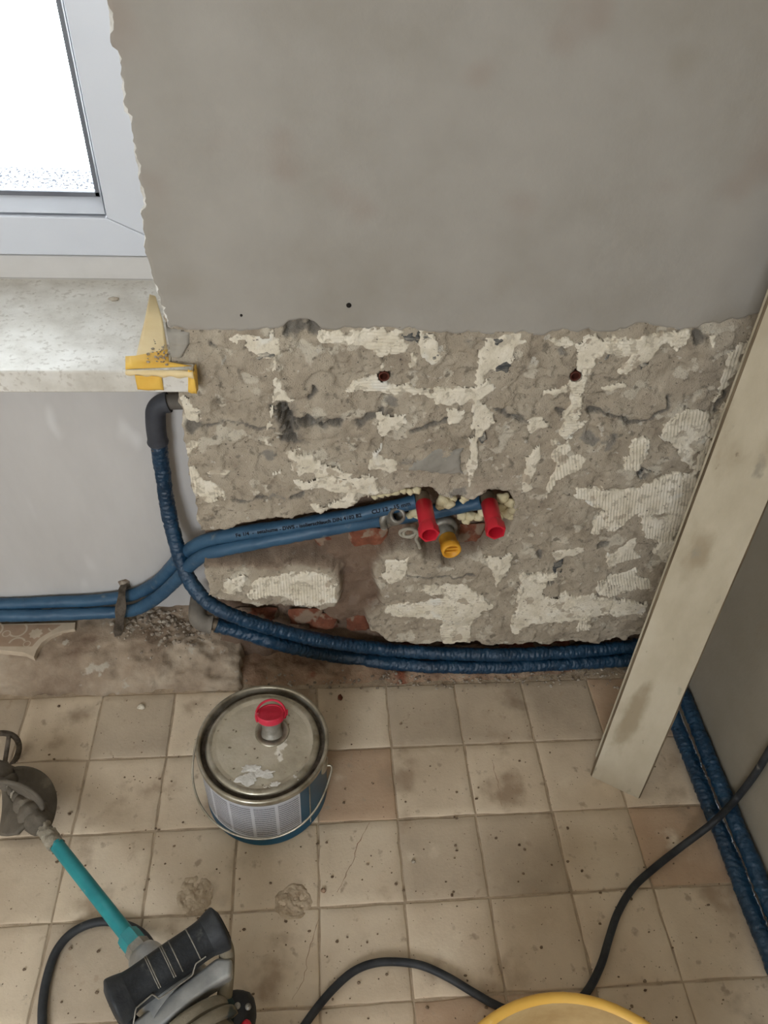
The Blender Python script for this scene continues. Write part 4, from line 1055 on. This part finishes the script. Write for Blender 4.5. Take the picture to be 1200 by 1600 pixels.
keep(tube('crusted_shaft', [mid - ax * .004, Pp + ax * .10], .0125, M['plaster_crust'], None, 20, .003, straight=True, rf=wrinkle(.009, 4, .7)), mix_root)
keep(lathe('collar', [(.012, -.030), (.0165, -.028), (.0175, -.020), (.0175, -.004), (.0155, .0)], Sp, au, M['teal'], None, 6, False), mix_root)
keep(lathe('collar_nut', [(.013, -.004), (.0195, -.003), (.0195, .010), (.016, .012)], Sp, au, M['steel'], None, 6, False), mix_root)
keep(lathe('gearbox_neck', [(.014, .010), (.022, .012), (.026, .020), (.030, .040), (.046, .066), (.054, .085), (.056, .12)], Sp, au, M['alu'], None, 36), mix_root)
# paddle blades: two curved wings, plus the end ring
def blade(a0, sgn):
    v = []; n, m_ = 22, 9
    for i in range(n):
        s = i / (n - 1)
        for j in range(m_):
            t = j / (m_ - 1); r = .010 + (.052 * math.sin(PI * min(1, .12 + s * .9)) ** .7) * t
            a = a0 + sgn * 1.5 * s + .5 * t
            p = Pp + ax * (-.045 + .14 * s) + r * (av * math.cos(a) + aw * math.sin(a)); v.append(p)
    o = mesh('paddle_blade', v, grid_faces(n, m_), M['paddle']); sm = o.modifiers.new('s', 'SOLIDIFY'); sm.thickness = .007; sm.offset = 0
    keep(o, mix_root)
v, f = [], []
for k in range(7): blob(v, f, Pp + ax * (-.05 + .024 * k), .019 + .007 * math.sin(k * 1.1 + .6), 40 + k, (1, 1, 1), .14, 10, 14)
keep(mesh('plaster_caked_hub', v, f, M['paddle']), mix_root)
blade(.5, 1); blade(.5 + 2 * PI / 3, 1); blade(.5 + 4 * PI / 3, 1)
ec = Pp + ax * .145
pring = keep(tube('paddle_ring', [ec + .056 * (av * math.cos(t) + aw * math.sin(t)) for t in np.linspace(0, 2 * PI, 40)], .0055, M['rust'], None, 10, .006, 3), mix_root)
for k in range(3):
    t = .5 + k * 2 * PI / 3
    tube('ring_spoke', [Pp + ax * .09, ec + .056 * (av * math.cos(t) + aw * math.sin(t))], .0045, M['rust'], pring, 8, .006, straight=True)
# grip bar, across the machine and above the gearbox
gA = fl(172, 1571, .175); gB = fl(350, 1446, .175); gd = gB - gA; GL = np.linalg.norm(gd); gd /= GL
def grip_r(s):
    t = s / GL
    return .0262 + .0060 * np.exp(-((t) / .13) ** 2) + .0065 * np.exp(-((1 - t) / .13) ** 2) - .0115 * np.exp(-((t) / .018) ** 2) - .0115 * np.exp(-((1 - t) / .018) ** 2) + .0012 * np.exp(-((t - .5) / .25) ** 2)
grip_o = keep(tube('grip', [gA, gB], grip_r, M['grip'], None, 32, .0025, straight=True), mix_root)
for s_ in (0, 1):
    e0 = gA if s_ == 0 else gB; ed = gd if s_ == 0 else -gd
    prof_ = [(float(grip_r(np.array([q * GL]))[0]) + .0012 * min(1, 20 * q * (1 - q / .16)) + .0004, q * GL) for q in np.linspace(.0, .16, 14)]
    keep(lathe('grip_end', [(.0005, -.0005)] + prof_, e0, ed, M['black_rubber'], None, 32), mix_root)
for t in (.36, .375, .49, .505, .565, .72):
    c = gA + gd * GL * t; u = np.array([0, 0, 1.0]); w = np.cross(gd, u); rr = float(grip_r(np.array([t * GL]))[0]) + .0001
    arc = [c + rr * (u * math.sin(a) + w * math.cos(a)) for a in np.linspace(.15 * PI, .95 * PI, 16)]
    tube('grip_groove', arc, .0009, M['steel'], grip_o, 6, .004, 2)
gc = (gA + gB) / 2
gn = np.cross(gd, (0, 0, 1)); gn /= np.linalg.norm(gn)
if gn @ au < 0: gn = -gn                    # towards motor
def GLc(a, b, c): return gc + gd * a + gn * b + np.array([0, 0, c])     # grip frame: along, towards motor, up
# cast frame behind the grip
def cast(name, outline, z0, z1, m, bv=.004):
    P = [GLc(a, b, 0) for a, b in outline]
    n = len(P); v = [(p[0], p[1], P[0][2] + z0) for p in P] + [(p[0], p[1], P[0][2] + z1) for p in P]
    f = [tuple(range(n)), tuple(range(2 * n - 1, n - 1, -1))] + [(i, i + n, (i + 1) % n + n, (i + 1) % n) for i in range(n)]
    o = mesh(name, v, f, m, None, True)
    import bmesh
    bm = bmesh.new(); bm.from_mesh(o.data); bmesh.ops.recalc_face_normals(bm, faces=bm.faces); bm.to_mesh(o.data); bm.free()
    q = o.modifiers.new('bevel', 'BEVEL'); q.width = bv; q.segments = 3; q.harden_normals = True
    return keep(o, mix_root)
cast('cast_bridge', [(-.085, .030), (.060, .026), (.078, .040), (.066, .060), (.030, .056), (-.06, .060), (-.085, .052)], -.052, -.016, M['alu'], .006)
for s in (-1, 1):
    arm = [GLc(s * GL * .44, .010, -.012), GLc(s * GL * .43, .026, -.024), GLc(s * GL * .36, .046, -.040), GLc(s * GL * .26, .068, -.060)]
    keep(tube('handle_arm', arm, .0115, M['grip'] if s < 0 else M['motor'], None, 14, .004), mix_root)
wr = [GLc(-.075, .045, -.002), GLc(-.06, .028, .012), GLc(-.035, .026, .014), GLc(-.03, .034, .006), GLc(.02, .034, .004), GLc(.03, .026, .012), GLc(.046, .026, .012)]
keep(tube('wire_clip', wr, .0012, M['steel'], None, 6, .003, straight=True), mix_root)
# motor housing behind
mo = GLc(-.012, .070, -.064); ma = np.array([gn[0], gn[1], 0.0])
keep(sharp(lathe('motor_housing', [(.0005, -.012), (.040, -.012), (.058, -.006), (.062, .0), (.062, .010), (.055, .014), (.055, .10), (.050, .13), (.046, .20), (.030, .215), (.0005, .217)], mo, ma, M['motor'], None, 40), 50), mix_root)
keep(lathe('housing_flange', [(.056, .014), (.066, .015), (.0675, .020), (.066, .028), (.056, .029)], mo, ma, M['motor'], None, 40), mix_root)
for k in range(3):
    a0 = .9 + k * .42
    q = [mo + ma * (.045 + .07 * t) + .0552 * (gd * math.cos(a0) + np.array([0, 0, math.sin(a0)])) for t in (0, .33, .66, 1)]
    keep(tube('housing_rib', q, .003, M['dark_vent'], None, 8, .006, straight=True), mix_root)
# badge with worn marks
bz = [mo + ma * a + .0566 * (gd * math.cos(b) + np.array([0, 0, math.sin(b)])) for a in (.036, .06, .085) for b in (1.95, 1.8, 1.62, 1.45)]
badge_o = o = mesh('badge', bz, grid_faces(3, 4), M['badge']); o.modifiers.new('s', 'SOLIDIFY').thickness = .001; keep(o, mix_root)
for r0, (a_, b_) in enumerate(((.045, 1.78), (.056, 1.72), (.067, 1.66))):
    q = [mo + ma * (a_ + .004 * math.cos(t)) + .0575 * (gd * math.cos(b_ + .07 * math.sin(t)) + np.array([0, 0, math.sin(b_ + .07 * math.sin(t))])) for t in np.linspace(.4, 5.2, 12)]
    tube('badge_mark', q, .0008, M['gasket'], badge_o, 6, .002, 2)
# side switch housing with vent and red switch
sv = GLc(.050, .092, -.078)
v, f = [], []
blob(v, f, sv, .030, 5, (1.0, 1.15, .9), .05, 14, 20); sw_o = keep(mesh('switch_housing', v, f, M['black_rubber']), mix_root)
v, f = [], []
blob(v, f, sv + gd * -.012 + gn * -.006 + np.array([0, 0, .016]), .019, 6, (1, 1.2, .9), .05, 12, 18); keep(mesh('vent_cover', v, f, M['dark_vent']), mix_root)
v, f = [], []
blob(v, f, sv + gd * .004 + gn * .026 + np.array([0, 0, .022]), .009, 8, (1, 1, .8), .1, 9, 12); mesh('red_switch', v, f, M['red'], sw_o)
for k in range(2): (lathe('screw', [(.0045, 0), (.0045, .0025), (.0005, .003)], sv + gd * (.006 + .012 * k) + gn * (-.002 + .01 * k) + np.array([0, 0, .029]), (0, 0, 1), M['steel'], sw_o, 12))
# cord of the mixer on the floor
cd = [fl(250, 1512, .05), fl(232, 1470, .02), fl(212, 1452, .0085), fl(180, 1441, .0075), fl(146, 1442, .0075), (fl(112, 1458, .0075)), fl(88, 1486, .0075), fl(74, 1525, .0075), fl(67, 1565, .0075), fl(66, 1605, .0075), fl(68, 1660, .0075)]
keep(tube('mixer_cord', cd, .0070, M['black_rubber'], None, 12, .005), mix_root)
# stand foot that carries the machine on the floor
keep(tube('motor_foot', [mo + ma * .05 + np.array([0, 0, -.05]), np.array([*(mo + ma * .05)[:2], .006])], .016, M['motor'], None, 16, .006, straight=True), mix_root)

# ================================================================== BUCKET
BH, BR_ = .26, .165
def solve_bucket():
    th = np.linspace(0, 2 * PI, 720)
    def res(q):
        X = np.stack([q[0] + q[2] * np.cos(th), q[1] + q[2] * np.sin(th), np.full(720, BH)], 1)
        d = X - CAM; z = d @ C_FWD; u = 600 + F_PX * (d @ C_RT) / z; v = 800 - F_PX * (d @ C_UP) / z
        k = np.argmin(v); up = (v < 1700)
        L_ = up & (u < u[k]); R_2 = up & (u > u[k])
        lo = np.interp(1600, v[L_][np.argsort(v[L_])], u[L_][np.argsort(v[L_])]); ro = np.interp(1600, v[R_2][np.argsort(v[R_2])], u[R_2][np.argsort(v[R_2])])
        return np.array([v[k] - 1548, lo - 744, ro - 1022])
    q = np.array([.72, -.62, .165])
    for _ in range(60):
        r = res(q); J = np.stack([(res(q + 1e-4 * e) - r) / 1e-4 for e in np.eye(3)], 1)
        q = q - .5 * np.linalg.lstsq(J, r, rcond=None)[0]
    return q
_b = solve_bucket(); BR_ = float(_b[2]); bc = _b
bucket = empty('bucket', (float(bc[0]), float(bc[1]), 0), 'yellow plastic bucket at the bottom edge, seen from above', 'bucket')
OB = (float(bc[0]), float(bc[1]), 0.0)
keep(lathe('bucket_shell', [(.0005, .002), (BR_ * .76, .002), (BR_ * .78, .0), (BR_ * .8, .004), (BR_ - .014, BH - .045), (BR_ - .010, BH - .012)], OB, (0, 0, 1), M['bucket'], None, 64), bucket)
keep(lathe('rim', [(BR_ - .010, BH - .03), (BR_ - .001, BH - .028), (BR_, BH - .024), (BR_, BH - .004), (BR_ - .003, BH), (BR_ - .010, BH + .0005), (BR_ - .0135, BH - .003)], OB, (0, 0, 1), M['bucket'], None, 72), bucket)
keep(lathe('inside', [(BR_ - .0135, BH - .003), (BR_ - .016, BH - .02), (BR_ * .77, .008), (.0005, .006)], OB, (0, 0, 1), M['bucket_in'], None, 64), bucket)
bb = [np.array([OB[0], OB[1], BH - .03]) + np.array([math.cos(t) * (BR_ + .006), -math.sin(t) * (BR_ + .012), -.06 * math.sin(t)]) for t in np.linspace(0, PI, 24)]
keep(tube('bail_handle', bb, .003, M['steel'], None, 8, .006, 3), bucket)

# ================================================================== EXTENSION CORD
z_ = .0065
ec_ = [fl(440, 1680, z_), fl(462, 1625, z_), fl(490, 1582, z_), fl(520, 1546, z_), fl(552, 1518, z_), fl(585, 1505, z_), fl(622, 1503, z_), fl(660, 1509, z_), fl(700, 1527, z_), fl(740, 1551, z_), fl(780, 1573, z_), fl(830, 1588, z_), fl(880, 1580, z_), fl(915, 1552, z_),
       fl(938, 1510, z_), fl(952, 1465, z_), fl(966, 1425, z_), fl(990, 1386, z_), fl(1025, 1354, z_), fl(1062, 1325, .012), fl(1098, 1298, .040), fl(1122, 1278, .064), xl(1152, 1246, 1.238), xl(1182, 1206, 1.240), xl(1210, 1160, 1.241), xl(1250, 1095, 1.241), xl(1300, 1010, 1.241)]
ec_ += [np.array([1.241, ec_[-1][1] - .05, .75]), np.array([1.241, ec_[-1][1] - .08, 1.2]), np.array([1.241, ec_[-1][1] - .09, 1.8]), np.array([1.241, ec_[-1][1] - .09, 2.5])]
tag(tube('extension_cord', ec_, .0066, M['black_rubber'], None, 12, .005), 'dark rubber extension cord curving past the bucket and up the right wall', 'cord')

# ================================================================== SMALL THINGS ON LEDGE AND FLOOR
# fragment of the old patterned tile on the ledge
def ledge_z(x, y):
    X, Y, Z = PL; i = np.argmin((X - x) ** 2 + (Y - y) ** 2); return float(Z.reshape(-1)[i])
tz = .080
tp = [fl(a, b, tz) for a, b in ((-160, 979), (118, 972), (117, 983), (98, 986), (80, 993), (65, 1004), (57, 1016), (53, 1027), (38, 1020), (0, 1016), (-130, 1020))]
tfr = prism('patterned_tile', [(p[0], min(p[1], NICHE_Y - .002)) for p in tp], 'z', .066, tz, M['tile_cream'], None, .001)
tag(tfr, 'broken piece of old cream and brown patterned tile on the ledge below the pipes', 'tile')
def disc(px, py, r, m, petals=0, off=.0004):
    c = fl(px, py, tz + off); v = [c]; n = 28
    for k in range(n):
        a = 2 * PI * k / n; q = r * (1 + (.16 * math.cos(petals * a) if petals else 0)); v.append(c + np.array([q * math.cos(a), q * math.sin(a), 0]))
    o = mesh('ornament', v, [(0, 1 + k, 1 + (k + 1) % n) for k in range(n)], m, tfr, False)
def arcband(px, py, r, w, a0, a1, m, off=.0005):
    c = fl(px, py, tz + off); v = []
    for k in range(16):
        a = a0 + (a1 - a0) * k / 15
        for q in (r - w / 2, r + w / 2): v.append(c + np.array([q * math.cos(a), q * math.sin(a), 0]))
    mesh('ornament', v, [q for q in grid_faces(16, 2)], m, tfr, False)
fd = [fl(a, b, tz + .0003) for a, b in ((-60, 977), (96, 976), (80, 986), (62, 997), (50, 1010), (0, 1010), (-60, 1010))]
mesh('ornament', fd, [tuple(range(len(fd)))], M['ornament'], tfr, False)
disc(56, 990, .013, M['tile_cream'], 8, .0006); disc(42, 1006, .008, M['tile_cream'], 0, .0006); disc(42, 1006, .006, M['ornament'], 0, .0008)
disc(10, 990, .009, M['tile_cream'], 0, .0006); disc(10, 990, .0065, M['ornament'], 0, .0008)
arcband(28, 984, .018, .004, -2.6, 1.0, M['tile_cream']); arcband(26, 1006, .016, .004, .4, 3.0, M['tile_cream']); arcband(-10, 984, .018, .004, -1.6, 1.4, M['tile_cream']); arcband(84, 980, .010, .003, -3, .2, M['tile_cream'])

# rubble: heap in the niche corner and crumbs along the groove
def rubble(name, spots, label, m, seed):
    v, f = [], []; rr = random.Random(seed)
    for k, (c, r) in enumerate(spots): blob(v, f, c, r, seed * 1000 + k, (1, rr.uniform(.6, 1), rr.uniform(.5, .9)), .3, 5, 6)
    o = mesh(name, v, f, m, None, False); return tag(o, label, 'rubble', None, 'stuff')
rr = random.Random(3); sp = []
for k in range(420):
    px, py = rr.gauss(262, 42), rr.gauss(968, 22)
    if not (150 < px < 345 and 938 < py < 1035): continue
    x, y = fl(px, py, .06)[:2]
    if y > NICHE_Y - .01 or (x > XL - .004 and y > 0): continue
    r = rr.choice((.0015, .002, .0025, .003, .004, .006)); sp.append((np.array([x, y, ledge_z(x, y) + r * .3]), r))
rubble('rubble', sp, 'crumbled plaster and grit heaped on the ledge by the riser pipe', M['rubble'], 1)
sp = []
for k in range(420):
    px = rr.uniform(380, 985); py = rr.gauss(1058, 9)
    x, y = fl(px, py, .004)[:2]; r = rr.choice((.001, .0014, .002, .0026, .004)); 
    if y < .0: sp.append((np.array([x, y, r * .4 + .001]), r))
rubble('rubble', sp, 'line of grit and plaster crumbs along the foot of the wall', M['rubble'], 2)
sp = []
for k in range(430):
    px = rr.uniform(0, 1190); py = rr.uniform(1095, 1600)
    x, y = fl(px, py, 0)[:2]
    if x > 1.18 or math.hypot(x - cx, y - cy) < CR + .01 or (.95 < x < 1.12 and -.38 < y < -.2): continue
    r = rr.choice((.0008, .001, .0012, .0016, .002, .003)); sp.append((np.array([x, y, r * .35]), r))
rubble('grit', sp, 'scattered small grit over the dusty floor tiles', M['grit'], 3)
sp = []
for k in range(90):
    px = rr.gauss(262, 16); py = rr.gauss(553, 9)
    x, y = fl(px, py, SILL_Z)[:2]
    if x > .27 or y < -.027 or (y > -.01 and x > XL - .006): continue
    r = rr.choice((.0008, .0012, .0016, .0026)); sp.append((np.array([x, y, SILL_Z + .0012 + r * .4]), r))
rubble('grit', sp, 'dark grit on the taped end of the stone sill', M['rubble'], 4)
# single pieces one can pick out
def chunk(name, px, py, r, m, label, cat, z0=0.0, sq=(1, .8, .6)):
    v, f = [], []; c = fl(px, py, z0); c[2] = z0 + r * sq[2] * .8
    blob(v, f, c, r, int(px), sq, .22, 8, 10)
    tag(mesh(name, v, f, m, None, True), label, cat)
chunk('pebble', 221, 1105, .0085, M['adhesive'], 'small pale plaster flake on the floor left of the can', 'pebble', 0, (1, .8, .35))
chunk('brick_chip', 531, 1091, .0075, M['brick'], 'small red brick chip on the floor right of the can', 'brick chip', 0, (.7, 1, .5))
chunk('pebble', 179, 469, .006, M['rubble'], 'grey crumb on the sill below the window frame', 'pebble', SILL_Z, (1.4, .7, .5))
chunk('pebble', 646, 1347, .004, M['rubble'], 'small round pebble on the tile joint between can and cord', 'pebble')
chunk('pebble', 505, 1392, .005, M['dirt'], 'round dark pebble beside the right mortar crust', 'pebble')
def crust(px, py, r, seed, label):
    c = fl(px, py, 0); n, m_ = 26, 64; v = []
    for i in range(n):
        for j in range(m_):
            a = 2 * PI * j / m_; q = r * (i / (n - 1)) * (1 + .22 * (float(fbm(np.array(math.cos(a) * 2 + seed), np.array(math.sin(a) * 2), 3, 121)) - .5) * 2)
            x, y = c[0] + q * math.cos(a), c[1] + q * math.sin(a); t = i / (n - 1)
            z = .0004 + (.011 * (float(fbm(np.array(x * 150), np.array(y * 150), 4, 122)) - .46) + .0015 * math.exp(-((t - .85) / .12) ** 2)) * (1 - t ** 6) - .002 * t ** 10
            v.append((x, y, z))
    tag(mesh('mortar_crust', v, grid_faces(n, m_, False, True), M['crust']), label, 'mortar')
crust(304, 1396, .034, 2, 'round crust of dried mortar on the tile above the black grip')
crust(458, 1408, .033, 6, 'ragged crust of dried mortar on the floor below the can')

# cracks running through the tiles
def crack(pts, w):
    P = [fl(a, b, .0004) for a, b in pts]; P, _ = resample(np.array(P), .006); v = []
    for k, p in enumerate(P):
        j = (float(vn(np.array(k * .7), np.array(len(P) * 1.3), 9)) - .5) * .006; ww = w * (.4 + float(vn(np.array(k * 1.3), np.array(3.), 4)))
        v += [p + np.array([j - ww, 0, 0]), p + np.array([j + ww, 0, 0])]
    mesh('crack', v, [(2 * k, 2 * k + 1, 2 * k + 3, 2 * k + 2) for k in range(len(P) - 1)], M['dirt'], floor, False)
crack([(576, 1285), (560, 1320), (545, 1360), (527, 1394)], .0006)
crack([(500, 1435), (485, 1475), (475, 1530), (458, 1562)], .0005)
crack([(770, 1190), (786, 1260)], .0005)
